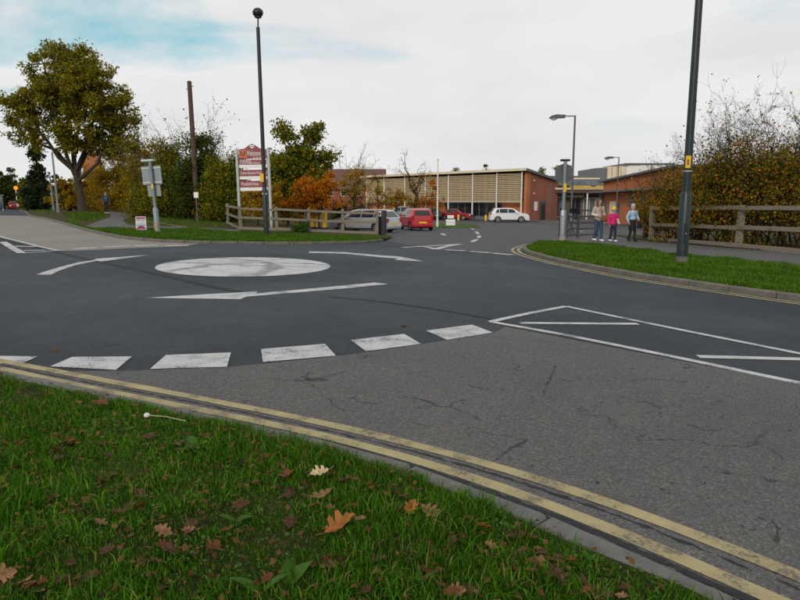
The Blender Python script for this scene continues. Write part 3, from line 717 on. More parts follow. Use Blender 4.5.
def bush(name, label, base, height, spread, stems, seed, lmat, nleaf, leaf, leaf_top=.75, bmat='twig_bark', group=None, depth=3, dens=1., rad=.035, cat='shrub', upright=.8, tipleaf=.15):
    """many stems rising from the ground, branching into bare twigs above a leafy lower part"""
    r = np.random.default_rng(seed); root = empty(name, base, label=label, cat=cat, group=group); T = Tubes(); pts = []; tip = []
    def grow(p, d, L_, rr, lev):
        m = 5; e = p + d * L_; q = curve(p, e, (r.normal() * .06 * L_, r.normal() * .06 * L_, 0), m, r, .10)
        T.add(q, np.linspace(rr, rr * .45, m), 5 if lev == 0 else 3)
        for k in range(1, m): pts.append((q[k], lev))
        if lev >= depth: tip.append(q[-1]); return
        nb = int(r.integers(4, 7) * dens)
        for b in range(nb):
            k = r.integers(1, m); a = q[k]; nd = d * upright + r.normal(size=3) * .55; nd[2] += .15; nd /= np.linalg.norm(nd)
            grow(a, nd, L_ * r.uniform(.35, .62), max(rr * .45, .005), lev + 1)
    for s in range(stems):
        a = r.uniform(0, 2 * np.pi); q = r.random() ** .5
        b0 = np.array([math.cos(a) * spread[0] * q * .8, math.sin(a) * spread[1] * q * .8, -.1])
        d = np.array([math.cos(a) * .28 * q, math.sin(a) * .28 * q, 1.]) + r.normal(size=3) * .1; d /= np.linalg.norm(d)
        grow(b0, d, height * r.uniform(.5, .82), rad * r.uniform(.6, 1.2), 0)
    T.obj('branches', M[bmat], root)
    A = np.array([p for p, l in pts if l >= 1]); zt = A[:, 2] / height
    w_ = np.clip((leaf_top - zt) / .22, 0, 1) + .012; w_ *= .5 + .5 * np.sin(A[:, 0] * 2.3 + seed) ** 2; w_ /= w_.sum()
    if nleaf:
        pos = A[r.choice(len(A), nleaf, p=w_)] + r.normal(size=(nleaf, 3)) * np.array([.22, .22, .2]) * (height / 5)
        pos[:, 2] = np.abs(pos[:, 2])
        if tipleaf and len(tip):
            tt = np.array(tip); k = int(len(tt) * tipleaf * 3); pos = np.concatenate([pos, tt[r.integers(0, len(tt), k)] + r.normal(size=(k, 3)) * .06])
        link('foliage', leaves_mesh('foliage', pos, leaf, r), M[lmat], root)
    return root
def gnd(x, y, off=.09): return (x, y, gz(x, y) + off)
def pxb(px, Y, off=.09): x = xat(px, Y); return gnd(x, Y, off)

# oak on the left: trunk at px 78, crown px 0-140, rows 45-190
ox, oy = g(84, 212, .09)
OY = oy; k = OY / F
oak = tree('oak_tree', 'large spreading oak with yellowing leaves on the left bank', 'tree', gnd(ox, oy), 4.6, .38,
     [(-.7, 0, 125 * k, 40 * k, 38 * k, 34 * k), (-1.8 - 20 * k, -1, 95 * k, 38 * k, 34 * k, 24 * k), (34 * k, 0, 88 * k, 27 * k, 28 * k, 24 * k), (-8 * k, 1, 150 * k, 24 * k, 24 * k, 16 * k), (22 * k, -1, 128 * k, 24 * k, 24 * k, 24 * k), (-50 * k, 0, 70 * k, 26 * k, 22 * k, 12 * k), (36 * k, 0, 62 * k, 22 * k, 20 * k, 11 * k), (4 * k, 0, 66 * k, 30 * k, 20 * k, 14 * k), (0, -2, 100 * k, 44 * k, 20 * k, 30 * k), (12 * k, -1, 110 * k, 46 * k, 30 * k, 26 * k), (34 * k, -1, 66 * k, 24 * k, 24 * k, 15 * k), (-4 * k, -2, 72 * k, 26 * k, 16 * k, 12 * k)],
     350, .82, 62000, (.14, .30), 'oak_leaf', seed=5, limbs=11, twigs=4, shell=.5, lean=(-.6, 0))
# trees beyond, far left
def fartree(name, label, px, Y, top, wpx, mat, seed, n=5000, cat='tree', rows=None, base_row=207, shape='round', **kw):
    kk = Y / F; b = pxb(px, Y); h = at(px, top, Y).z - b[2]
    if shape == 'cone': bl = [(0, 0, h * (.12 + .14 * i), wpx * kk * .5 * (1 - .135 * i), wpx * kk * .45 * (1 - .135 * i), h * .11) for i in range(7)]
    elif shape == 'hedge': bl = [(0, 0, h * .6, wpx * kk * .5, wpx * kk * .4, h * .38), (0, -.4, h * .3, wpx * kk * .6, wpx * kk * .4, h * .3), (0, -.6, h * .16, wpx * kk * .62, wpx * kk * .4, h * .16)]
    else: bl = [(0, 0, h * .62, wpx * kk * .46, wpx * kk * .4, h * .36), (wpx * kk * .16, 0, h * .42, wpx * kk * .4, wpx * kk * .36, h * .3), (-wpx * kk * .2, 0, h * .36, wpx * kk * .36, wpx * kk * .3, h * .28)]
    return tree(name, label, cat, b, h * .5, h * .022 + .05, bl, kw.pop('nclump', 60), kw.pop('clump_r', h * .085), n, kw.pop('leaf', (.22, .42)), mat, seed=seed, **kw)
fartree('conifer_tree', 'dark conical conifer between the oak and the road', 42, 92, 146, 34, 'conifer_leaf', 21, 9000, shape='cone')
fartree('dark_tree', 'dark dense tree at the left edge above the red car', 6, 120, 163, 44, 'dark_leaf', 22, 12000, shape='hedge', nclump=110, group='dark trees at the end of the left road')
fartree('dark_tree', 'low dark tree behind the amber beacon', 24, 128, 174, 34, 'dark_leaf', 23, 10000, shape='hedge', nclump=90, group='dark trees at the end of the left road')
fartree('dark_tree', 'yellow tinged tree just right of the amber beacon', 32, 112, 172, 22, 'green_autumn_leaf', 24, 6000)
fartree('dark_tree', 'shadowy tree filling the gap under the oak crown', 62, 98, 174, 38, 'dark_leaf', 25, 10000, shape='hedge', nclump=90)
fartree('dark_tree', 'yellow leaved tree directly behind the oak trunk', 72, 78, 172, 34, 'autumn_leaf', 26, 10000, shape='hedge', nclump=90)
fartree('dark_tree', 'dark tree past the left edge of the frame by the bus shelter', -22, 110, 160, 44, 'dark_leaf', 27, 7000)
# hedge row on the left, autumn brown then dark evergreen with bare tops
def hed(name, label, px, Y, top, wpx, lmat, seed, n, leaf=(.09, .19), nclump=90, **kw):
    return fartree(name, label, px, Y, top, wpx, lmat, seed, n, 'shrub', leaf=leaf, nclump=nclump, shape='hedge', clump_r=.8, **kw)
GH = 'hedge row behind the left footpath'
hed('hedge_shrub', 'yellow brown hedge shrub right beside the oak trunk', 95, 78, 163, 40, 'autumn_leaf', 31, 14000, group=GH)
hed('hedge_shrub', 'tall golden brown shrub behind the person on the footpath', 122, 70, 146, 46, 'autumn_leaf', 32, 24000, group=GH)
hed('hedge_shrub', 'golden green shrub directly behind the grey sign panels', 146, 58, 148, 42, 'autumn_leaf', 33, 22000, group=GH)
hed('hedge_shrub', 'dark evergreen shrub to the left of the wooden telegraph pole', 172, 47, 132, 44, 'green_autumn_leaf', 34, 22000, group=GH)
hed('hedge_shrub', 'dark ivy covered shrub to the right of the telegraph pole', 203, 45, 134, 46, 'dark_leaf', 35, 24000, group=GH)
hed('hedge_shrub', 'dark evergreen shrub just left of the welcome board', 227, 43, 142, 38, 'green_autumn_leaf', 36, 20000, group=GH)
hed('hedge_shrub', 'low leafy shrub at the back of the path by the small placard', 150, 48, 192, 30, 'green_autumn_leaf', 37, 7000, group=GH)
bush('bare_shrub', 'bare arching twigs above the hedge left of the telegraph pole', pxb(170, 49), 5.7, (2.6, 1.), 13, 41, 'green_autumn_leaf', 5000, (.1, .18), .7, cat='shrub', rad=.05, depth=3)
bush('bare_shrub', 'bare arching twigs above the hedge right of the telegraph pole', pxb(208, 47), 5.7, (2.8, 1.), 14, 42, 'dark_leaf', 5000, (.1, .18), .7, cat='shrub', rad=.05, depth=3)
# trees right of the board
k = 41 / F
tree('green_tree', 'ragged green tree with pointed tops right of the welcome board', 'tree', pxb(302, 41), 3.2, .16,
     [(-14 * k, 0, 92 * k, 8 * k, 9 * k, 20 * k), (12 * k, 0, 84 * k, 8 * k, 9 * k, 16 * k), (0, 0, 58 * k, 31 * k, 24 * k, 22 * k), (27 * k, 0, 66 * k, 9 * k, 9 * k, 9 * k), (-24 * k, 0, 62 * k, 10 * k, 10 * k, 14 * k), (-18 * k, 0, 45 * k, 18 * k, 18 * k, 26 * k), (10 * k, 0, 40 * k, 26 * k, 18 * k, 24 * k)], 120, .55, 24000, (.11, .22), 'green_autumn_leaf', seed=51, limbs=9)
tree('orange_shrub', 'bright orange autumn shrub behind the rail fence', 'shrub', pxb(319, 37), 1.2, .07,
     [(0, 0, 36 * .057, 24 * .057, 1.1, 24 * .057), (-10 * .057, 0, 28 * .057, 20 * .057, 1., 20 * .057), (8 * .057, 0, 44 * .057, 12 * .057, .8, 12 * .057)], 60, .38, 8000, (.08, .15), 'orange_leaf', 'twig_bark', seed=52)
tree('yellow_shrub', 'golden yellow shrub under the welcome board', 'shrub', pxb(258, 38.5), .9, .06,
     [(0, 0, 1.3, 1.5, .8, 1.1), (.6, 0, 1.9, .9, .7, .8)], 45, .38, 5500, (.08, .15), 'yellow_leaf', 'twig_bark', seed=53)
tree('brown_shrub', 'brown leaved shrub between the yellow and the orange shrubs', 'shrub', pxb(288, 40), 1.3, .06,
     [(0, 0, 1.6, 1.5, .8, 1.5)], 45, .4, 6500, (.09, .16), 'autumn_leaf', 'twig_bark', seed=54)
tree('thin_tree', 'thin half bare tree with yellow leaves left of the slatted building', 'tree', pxb(354, 60, 0), 2.2, .09,
     [(0, 0, 3.0, 1.8, 1.4, 1.6), (.5, 0, 4.2, 1.2, 1., .9)], 50, .5, 1900, (.10, .18), 'yellow_leaf', 'twig_bark', seed=55, twigs=6)
bush('low_shrub', 'dark low shrub by the fence in front of the silver estate car', pxb(352, 44, 0), 2.0, (1.2, .8), 14, 56, 'dark_leaf', 2500, (.08, .14), .9)
bush('low_shrub', 'small tuft of green growing at the foot of the rail fence', gnd(*g(299, 234)), .55, (.35, .3), 10, 57, 'weed_leaf', 700, (.05, .1), 1.0, rad=.01)
# trees before and behind the slatted building
bush('bare_tree', 'tall bare tree in front of the slatted building', pxb(419, 76, .05), 6.8, (.35, .3), 3, 61, 'yellow_leaf', 900, (.1, .18), .5, cat='tree', rad=.12, depth=4, dens=.9)
tree('young_tree', 'young tree with orange leaves in front of the second slatted bay', 'tree', pxb(396, 74, .05), 1.8, .07, [(0, 0, 2.3, 1.7, 1.3, 1.1)], 40, .5, 1500, (.10, .2), 'yellow_leaf', 'twig_bark', seed=62, twigs=6)
tree('young_tree', 'young red leaved tree in front of the middle slatted bays', 'tree', pxb(432, 75, .05), 1.6, .07, [(0, 0, 2.1, 1.6, 1.2, 1.2), (.3, 0, 4.2, .8, .8, .8)], 40, .5, 1400, (.10, .2), 'orange_leaf', 'twig_bark', seed=63, twigs=6)
tree('young_tree', 'thin twiggy tree at the left end of the slatted facade', 'tree', pxb(378, 70, .05), 2., .07, [(0, 0, 3., 1.5, 1.2, 2.0)], 40, .5, 900, (.10, .2), 'yellow_leaf', 'twig_bark', seed=64, twigs=7)
bush('background_tree', 'bare tree rising behind the brown tiled roof, the left one', pxb(352, 150, -.5), 12.5, (2, 2), 4, 65, 'dark_leaf', 0, (.1, .2), cat='tree', rad=.16, depth=3)
bush('background_tree', 'bare tree rising behind the brown tiled roof, nearer the slatted building', pxb(369, 148, -.5), 12.5, (2, 2), 4, 66, 'dark_leaf', 0, (.1, .2), cat='tree', rad=.16, depth=3)
for px_, top_, lab, sd_, wp in ((454, 166, 'dark treetop showing low over the slatted roof', 67, 26), (487, 163.5, 'rounded dark treetop over the slatted roof beyond the flagpole', 68, 22), (541, 166, 'grey treetop over the brick end of the slatted building', 69, 20), (556, 163, 'brown bare treetop behind the round sign', 70, 18)):
    fartree('background_tree', lab, px_, 145, top_, wp, 'dark_leaf' if px_ < 500 else 'green_autumn_leaf', sd_, 3500, leaf=(.25, .45), twigs=8)
# hedge on the right behind the fence
GR = 'hawthorn hedge behind the right fence'
for i, (px_, Y_, h_, sp, lab, n_) in enumerate((
    (668, 32, 3.9, (1.0, .7), 'lowest hedge shrub at the open end of the right fence', 6500),
    (692, 29.3, 4.4, (1.2, .9), 'hedge shrub directly behind the dark green lamp post', 7500),
    (716, 27.5, 5.2, (1.2, .9), 'hedge shrub with a spiky bare top right of the lamp post', 8000),
    (744, 26.5, 5.9, (1.2, .9), 'tall hedge shrub behind the middle post of the right fence', 8500),
    (772, 25.5, 6.9, (1.2, .9), 'tallest bare topped hedge shrub near the right edge', 8500),
    (802, 25, 6.2, (1.3, .9), 'bare topped hedge shrub cut by the right edge of the frame', 8000),
    (835, 24.5, 5.8, (1.3, .9), 'hedge shrub just outside the right edge of the frame', 5000))):
    bush('hedge_shrub', lab, pxb(px_, Y_, .12), h_ * .79, sp, 16, 80 + i, 'hedge_leaf', int(n_ * 1.55), (.05, .13), .80, group=GR, rad=.035, depth=3, upright=.85, tipleaf=.08, dens=1.15)

# ================================================================== STREET FURNITURE
def rot_lean(o, deg): o.rotation_euler.y = R(deg)
# rail fence on the left
def rail_fence(name, label, posts, rails, hgt, off, psize=.14, extra=0):
    root = empty(name, (0, 0, 0), label=label, cat='fence'); pm = None
    bm = bmesh.new(); box(bm, -psize / 2, psize / 2, -psize / 2, psize / 2, -.3, hgt, .012); pm = bpy.data.meshes.new('post'); bm.to_mesh(pm); bm.free(); pm.materials.append(M['fence_wood'])
    for i, p in enumerate(posts):
        q = posts[min(i + 1, len(posts) - 1)]; q0 = posts[max(i - 1, 0)]; d = Vector(q) - Vector(q0)
        o = link('post', pm, None, root); o.location = (p[0], p[1], gz(*p) + off); o.rotation_euler = (R(rng.uniform(-1.5, 1.5)), R(rng.uniform(-1.5, 1.5)), math.atan2(d.y, d.x)); o.scale.z = rng.uniform(.97, 1.03)
    for a, b in zip(posts, posts[1:]):
        a = Vector(a); b = Vector(b); d = b - a; nrm = Vector((d.y, -d.x)).normalized() * (psize / 2 + .024)
        if nrm.y > 0: nrm = -nrm
        for z, hh in rails:
            bm = bmesh.new(); L_ = d.length
            box(bm, -L_ / 2 + .006, L_ / 2 - .006, -.022, .022, -hh / 2, hh / 2, .006)
            o = bm_obj('rail', bm, M['fence_wood'], root)
            za = gz(*a) + off + z + rng.uniform(-.02, .02); zb = gz(*b) + off + z + rng.uniform(-.02, .02); m = (a + b) / 2 + nrm
            o.location = (m.x, m.y, (za + zb) / 2); o.rotation_euler = (0, -math.atan2(zb - za, L_), math.atan2(d.y, d.x))
    return root
fl = [g(228, 225), g(241, 231.8), g(277, 233), g(309, 234.2), g(343, 235.4), g(377, 236.6)]
rail_fence('rail_fence', 'weathered timber rail fence in front of the welcome board', fl, [(1.05, .11), (.60, .11), (.1, .14)], 1.2, .09)
FRH = (251 - 208) / F * fence_R[1].y
fr = [tuple(fence_R[0]), tuple(fence_R[0] + (fence_R[1] - fence_R[0]) * .02 + Vector((.5, -1.6))), tuple(fence_R[1]), tuple(fence_R[2] + Vector((.9, -.25))), tuple(fence_R[3] + Vector((.8, -.6)))]
fr = [g(651, 242.6), g(738, 250.6), g(822, 258.6), g(915, 268)]
rail_fence('rail_fence', 'weathered timber two rail fence in front of the right hedge', fr, [(FRH * .93, .15), (FRH * .47, .15), (.08, .18)], FRH, .11, .2)
# end post with a bin beside it
bx, by = g(380, 236.4)
r_ = empty('black_post_box', gnd(bx + .12, by + .05, .09), R(-14), label='black post with a small red and white notice at the end of the left fence', cat='post')
boxo('post_body', M['black_metal'], r_, -.19, .19, -.13, .13, 0, 1.2, .02); boxo('notice', M['sign_white'], r_, -.16, -.02, -.138, -.131, .9, 1.16); boxo('notice_band', M['tail_red'], r_, -.13, -.05, -.143, -.139, 1.0, 1.1)
def gate_post(px, py, lab):
    x, y = g(px, py); q = empty('gate_post', gnd(x, y, .09), label=lab, cat='post'); boxo('post_body', M['black_metal'], q, -.13, .13, -.13, .13, -.1, 1.3, .02); boxo('post_cap', M['black_metal'], q, -.15, .15, -.15, .15, 1.3, 1.34, .01)
gate_post(645.5, 240.4, 'dark square post at the open end of the right fence')

# lamp posts
def lamp_ball():
    x, y = g(266.5, 235, .09); h = at(258, 8, y).z - gz(x, y) - .09
    o = empty('lamp_post', gnd(x, y), label='tall black lamp post with a round head before the welcome board', cat='lamp post'); rot_lean(o, -.55)
    tubeo('base_section', M['dark_green_metal'], o, [(0, 0, -.1), (0, 0, 1.9), (0, 0, 2.0)], [.115, .115, .085], 14)
    tubeo('pole', M['black_metal'], o, [(0, 0, 1.98), (0, 0, h - .75)], [.088, .075], 12)
    tubeo('neck', M['black_metal'], o, [(0, 0, h - .76), (.02, 0, h - .36)], .03, 8)
    bm = bmesh.new(); ball(bm, (.02, 0, h - .18), .22, 3, (1, 1, .85)); l = bm_obj('lantern', bm, M['black_metal'], o, smooth='all')
    tubeo('lantern_rim', M['lamp_grey'], l, [(.02, 0, h - .38), (.02, 0, h - .34)], [.13, .15], 16)
    boxo('number_tag', M['yellow_sticker'], o, -.15, .0, -.118, -.108, 2.25, 2.6); boxo('band', M['pale_metal'], o, -.1, .1, -.1, .1, 1.72, 1.78)
lamp_ball()
def lamp_right():
    x, y = g(681.5, 262, .1)
    o = empty('lamp_post', gnd(x, y, .095), label='thick dark green lamp post rising out of frame on the right verge', cat='lamp post'); rot_lean(o, .0)
    tubeo('base_section', M['dark_green_metal'], o, [(0, 0, -.1), (0, 0, 1.75), (0, 0, 1.86)], [.145, .145, .105], 20)
    d = boxo('access_door', M['dark_green_metal'], o, -.06, .06, -.152, -.14, .5, 1.05, .006); boxo('door_lock', M['pale_metal'], d, -.012, .012, -.156, -.153, .75, .78)
    tubeo('pole', M['dark_green_metal'], o, [(0, 0, 1.85), (0, 0, 8.8)], [.105, .085], 18)
    tubeo('collar', M['grey_kerb'], o, [(0, 0, -.1), (0, 0, .16)], [.165, .15], 16)
    tubeo('band', M['pale_metal'], o, [(0, 0, 2.36), (0, 0, 2.385)], .107, 18)
    boxo('number_tag', M['yellow_sticker'], o, -.115, .02, -.112, -.103, 2.45, 2.76); bo = boxo('tag_mark', M['ink'], o, -.07, -.035, -.1155, -.1135, 2.53, 2.67)
    tubeo('outreach_arm', M['dark_green_metal'], o, [(0, 0, 8.8), (-.3, -.1, 9.0), (-1.2, -.3, 9.05)], .04, 8)
    boxo('lantern', M['lamp_grey'], o, -1.9, -1.2, -.45, -.2, 8.95, 9.12, .04)
lamp_right()
def lamp_arm(name, px, Y, top, head, label, pr=.06, hs=1.):
    x = xat(px, Y); b = gnd(x, Y, .02); h = at(px, top, Y).z - b[2]; ax = (head - px) / F * Y
    o = empty(name, b, label=label, cat='lamp post')
    tubeo('base_section', M['lamp_grey'], o, [(0, 0, -.1), (0, 0, 1.3), (0, 0, 1.38)], [pr * 1.6, pr * 1.6, pr], 12)
    tubeo('pole', M['lamp_grey'], o, [(0, 0, 1.37), (0, 0, h)], [pr, pr * .85], 12)
    tubeo('outreach_arm', M['lamp_grey'], o, [(0, 0, h - .03), (ax * .45, 0, h - .03)], .028, 8)
    L_ = abs(ax) * .62; s = -1 if ax < 0 else 1; bm = bmesh.new()
    pr_ = [(ax * .4, h - .13), (ax * .4, h + .03), (ax * .75, h + .05), (ax * .95, h - .02), (ax * 1.03, h - .14), (ax * .8, h - .15)]
    xzprism(bm, pr_, -.15, .15); bmesh.ops.bevel(bm, geom=bm.edges[:], offset=.02, segments=1, affect='EDGES'); l = bm_obj('lantern', bm, M['lamp_grey'], o)
    bm = bmesh.new(); ball(bm, (ax * .84, 0, h - .15), .15, 2, (1.3, .8, .7)); bm_obj('lamp_bowl', bm, M['lamp_bowl'], l, smooth='all')
    return o
lamp_arm('street_lamp', 570.5, 36, 115.5, 546, 'grey street lamp behind the round sign with its arm to the left')
lamp_arm('street_lamp', 615.3, 58, 157, 601.5, 'slim grey street lamp standing behind the three walkers', .055)
lamp_arm('street_lamp', 648, 64, 164, 619, 'small street lamp half hidden behind the right hedge', .05)
# round sign seen from behind
x, y = g(562.3, 241.5, .1)
o = empty('round_road_sign', gnd(x, y, .095), label='round road sign seen from behind on a grey post by the gate', cat='road sign')
kk = y / F; H_ = (241.5 - 163) * kk
tubeo('base_section', M['grey_metal'], o, [(0, 0, -.05), (0, 0, 30 * kk), (0, 0, 31.5 * kk)], [.13, .13, .075], 12); tubeo('pole', M['grey_metal'], o, [(0, 0, 31 * kk), (0, 0, H_)], .075, 12)
bm = bmesh.new(); tube(bm, [(0, -.02, 0), (0, 0, 0)], 9.2 * kk, 28); d = bm_obj('disc', bm, M['lamp_grey'], o); d.location = (0, .11, 67 * kk)
for z in (63, 74): boxo('bracket', M['lamp_grey'], o, -.3, .3, .078, .092, z * kk - .03, z * kk + .03)
boxo('top_light', M['black_metal'], o, -.2, .2, -.05, .12, H_, H_ + .09, .02)
boxo('number_tag', M['yellow_sticker'], o, -.06, .06, -.088, -.077, 49 * kk, 57 * kk); boxo('sticker', M['sign_white'], o, -.1, -.02, -.14, -.132, 26 * kk, 31 * kk)
tubeo('collar', M['sand_rubble'], o, [(0, 0, -.05), (0, 0, .22)], [.155, .14], 12)
# field gate
ga = g(566, 239.6); gb = g(597, 239.2); d_ = Vector(gb) - Vector(ga); Lg = d_.length
o = empty('field_gate', gnd(*ga, .1), math.atan2(d_.y, d_.x), label='dark metal barred gate beside the round sign post', cat='gate')
kk = ga[1] / F; Hg = 28 * kk
for xx in (0, Lg * .36, Lg): boxo('upright', M['lamp_grey'], o, xx - .05, xx + .05, -.05, .05, -.1, Hg, .008)
for i, z in enumerate((.08, .3, .52, .74, .95)): boxo('bar', M['lamp_grey'], o, .052, Lg - .052, -.065 if i else -.066, -.052, z * Hg - .045, z * Hg + .045, .004)
bm = bmesh.new(); tube(bm, [(.06, .065, .1), (Lg * .34, .065, Hg * .9)], .03, 6); bm_obj('brace', bm, M['lamp_grey'], o); bm = bmesh.new(); tube(bm, [(.06, .125, Hg * .9), (Lg * .34, .125, .12)], .03, 6); bm_obj('brace', bm, M['lamp_grey'], o)
boxo('latch_box', M['black_metal'], o, .1, .75, -.12, -.068, Hg * .86, Hg * 1.04, .01)
o2 = empty('gate_post', gnd(ga[0] - .22, ga[1] + .3, .1), label='short black post between the round sign post and the gate', cat='post'); boxo('post_body', M['black_metal'], o2, -.08, .08, -.08, .08, -.1, Hg * 1.05, .01); boxo('notice', M['tail_red'], o2, -.05, .05, -.09, -.081, Hg * .8, Hg * .95)
# grey sign from behind, left
x, y = g(158, 232.3, .09); kk = y / F
o = empty('road_sign', gnd(x, y), label='grey leaning sign post with two panels seen from behind on the left lawn', cat='road sign'); rot_lean(o, -3.4)
Hs = 69 * kk
tubeo('base_section', M['grey_metal'], o, [(0, 0, -.1), (0, 0, 23 * kk), (0, 0, 25 * kk)], [.115, .115, .065], 12); tubeo('pole', M['grey_metal'], o, [(0, 0, 24 * kk), (0, 0, Hs)], .065, 12)
b1 = boxo('upper_panel', M['grey_metal'], o, -10 * kk, 9 * kk, .1, .115, 47 * kk, 65 * kk)
for z in (49, 63): boxo('rail', M['pale_metal'], b1, -10 * kk, 9 * kk, .075, .098, z * kk - .03, z * kk + .03)
boxo('lower_panel', M['grey_metal'], o, -6.2 * kk, 6.6 * kk, .1, .115, 35.4 * kk, 46.2 * kk)
boxo('number_tag', M['yellow_sticker'], o, -.04, .05, -.078, -.067, 43 * kk, 47 * kk); boxo('top_light', M['pale_metal'], o, -.35, .16, -.08, .16, Hs, Hs + .1, .02)
boxo('sticker', M['sand_rubble'], o, -.09, .07, -.128, -.117, .1, .42)
# small placard
def text(body, size, mat, parent, loc, align='LEFT', name='lettering', sx=1., fit=None):
    cu = bpy.data.curves.new('t', 'FONT'); cu.body = body; cu.size = size; cu.align_x = align; cu.extrude = .002
    t = bpy.data.objects.new('t', cu); COL.objects.link(t); bpy.context.view_layer.update()
    me = bpy.data.meshes.new_from_object(t.evaluated_get(bpy.context.evaluated_depsgraph_get())); bpy.data.objects.remove(t)
    if fit: xs_ = [v.co.x for v in me.vertices]; sx = fit / (max(xs_) - min(xs_))
    me.materials.clear(); q = link(name, me, mat, parent); q.location = loc; q.rotation_euler = (math.pi / 2, 0, 0); q.scale = (sx, 1, 1); return q
x, y = g(141.5, 230.8, .09); kk = y / F
o = empty('placard', gnd(x, y), R(6), label='small white and pink placard standing on the left lawn', cat='sign')
wv = 5. * kk; hv = 14 * kk
boxo('board', M['sign_white'], o, -wv, wv, -.02, .02, .04, hv, .004); boxo('pink_band', M['magenta'], o, -wv * .9, wv * .9, -.026, -.021, hv * .83, hv * .96); boxo('blue_picture', M['paleblue'], o, -wv * .8, wv * .8, -.026, -.021, hv * .42, hv * .62)
bm = bmesh.new(); xzprism(bm, [(-wv * .92, .07)] + [(-wv * .92 + wv * 1.84 * i / 8, .07 + .05 + .1 * math.sin(i / 8 * math.pi)) for i in range(9)] + [(wv * .92, .07)], -.026, -.021); bm_obj('magenta_mound', bm, M['magenta'], o)
text('OPEN DAY', .085, M['ink'], o, (0, -.027, hv * .69), 'CENTER', sx=.95); text('SCHOOL', .1, M['ink'], o, (0, -.029, hv * .31), 'CENTER')
for s in (-1, 1): tubeo('stake', M['lamp_grey'], o, [(s * wv * .7, .026, -.2), (s * wv * .7, .026, .4)], .012, 6)
# white notice beside the telegraph pole
x = xat(196, 41); zz = at(196, 195, 41).z
o = empty('small_notice', (x + .12, 41, gz(x, 41) + .09), label='small white notice on a stake under the telegraph pole', cat='sign'); hh = zz - gz(x, 41) - .09
tubeo('stake', M['fence_wood'], o, [(0, 0, -.1), (0, 0, hh + .1)], .025, 6); boxo('panel', M['sign_white'], o, -.14, .14, -.045, -.027, hh - .18, hh + .18)
# telegraph pole
x, y = xat(198.5, 44), 44.; b = gnd(x, y); h = at(192, 82, y).z - b[2]
o = empty('telegraph_pole', b, label='brown wooden telegraph pole rising out of the left hedge', cat='pole'); rot_lean(o, -.9)
tubeo('pole', M['dark_wood'], o, [(0, 0, -.3), (0, 0, h)], [.19, .145], 12); tubeo('cap', M['black_metal'], o, [(0, 0, h), (0, 0, h + .06)], [.16, .12], 12)
for s, z in ((-1, .95), (1, .97)): tubeo('step_bolt', M['black_metal'], o, [(0, 0, h * z), (s * .26, 0, h * z)], .02, 6)
# welcome board
yb = Vector(g(241, 231.8)).y + 1.0; kk = yb / F
x0, x1 = xat(240.6, yb), xat(271.6, yb); zb = gz(x0, yb) + .09
Wd = x1 - x0; zof = lambda py: at(255, py, yb).z - zb
o = empty('welcome_board', (x0, yb, zb), R(0), label='tall maroon and white welcome board on two grey posts', cat='sign'); rot_lean(o, -.8)
for xx in (0, Wd): tubeo('post', M['pale_metal'], o, [(xx, 0, -.3), (xx, 0, zof(148.5))], .075, 12)
pl, pr2 = .1, Wd - .1
bm = bmesh.new(); t_ = zof(149.5); xzprism(bm, [(pl, zof(159)), (pr2, zof(159)), (pr2, t_), (Wd * .74, t_ + .04), (Wd * .58, zof(145)), (Wd * .5, zof(144)), (Wd * .42, zof(145)), (Wd * .26, t_ + .04), (pl, t_)], -.03, .03)
hb = bm_obj('header_panel', bm, M['maroon'], o)
boxo('logo_patch', M['sign_orange'], hb, pl + .01, pl + .42, -.036, -.031, zof(158), t_ - .02)
bm = bmesh.new(); tube(bm, [(pl + .12, -.044, zof(151.5)), (pl + .12, -.044, zof(154.3)), (pl + .17, -.044, zof(155.2)), (pl + .25, -.044, zof(155.2)), (pl + .30, -.044, zof(154.3)), (pl + .30, -.044, zof(151.5))], .022, 6); bm_obj('logo', bm, M['maroon'], hb)
bm = bmesh.new(); cx_ = Wd * .5; xzprism(bm, [(cx_ - .11, zof(145.3)), (cx_ + .11, zof(145.3)), (cx_ + .11, zof(147.2)), (cx_, zof(148.9)), (cx_ - .11, zof(147.2))][::-1], -.04, -.032); cr = bm_obj('crest', bm, M['sign_white'], hb)
boxo('crest_band', M['maroon'], cr, cx_ - .07, cx_ + .07, -.047, -.042, zof(147), zof(146.4))
text('Welcome', .36, M['sign_white'], hb, (Wd * .30, -.034, zof(155.9)), fit=Wd * .46)
text('to our site', .15, M['sign_white'], hb, (Wd * .52, -.034, zof(158.6)), fit=Wd * .3)
def panel(t0, t1, w1, lines):
    p_ = boxo('name_panel', M['maroon'], o, pl, pr2, -.03, .03, zof(t1), zof(t0)); boxo('white_strip', M['sign_white'], p_, pl, pr2, -.034, .028, zof(w1), zof(t1) - .004)
    for s_, yy, sz, fw_ in lines: text(s_, sz, M['sign_white'], p_, (pl + .05, -.034, zof(yy)), fit=Wd * fw_)
panel(159.8, 164.8, 168, [('Walkwood', 161.9, .15, .34), ('C of E Middle School', 164.1, .16, .62)])
panel(170, 176.4, 179.6, [('Crown Education First School', 174.4, .2, .84)])
panel(181, 187.6, 191, [('Woodlands House', 185.6, .24, .56)])
# yellow bollards behind the fence
for i, px_ in enumerate((312.5, 318.5, 325)):
    x = xat(px_, 38.5); q = empty('yellow_bollard', gnd(x, 38.5 - i * .05), label='yellow bollard behind the left rail fence, %s of three' % ('leftmost', 'middle one', 'rightmost')[i], cat='bollard', group='yellow bollards behind the left fence')
    tubeo('post_body', M['yellow_sticker'], q, [(0, 0, -.1), (0, 0, .92), (0, 0, .98)], [.14, .14, .1], 14); tubeo('base_ring', M['black_metal'], q, [(0, 0, -.1), (0, 0, .05)], .17, 14)
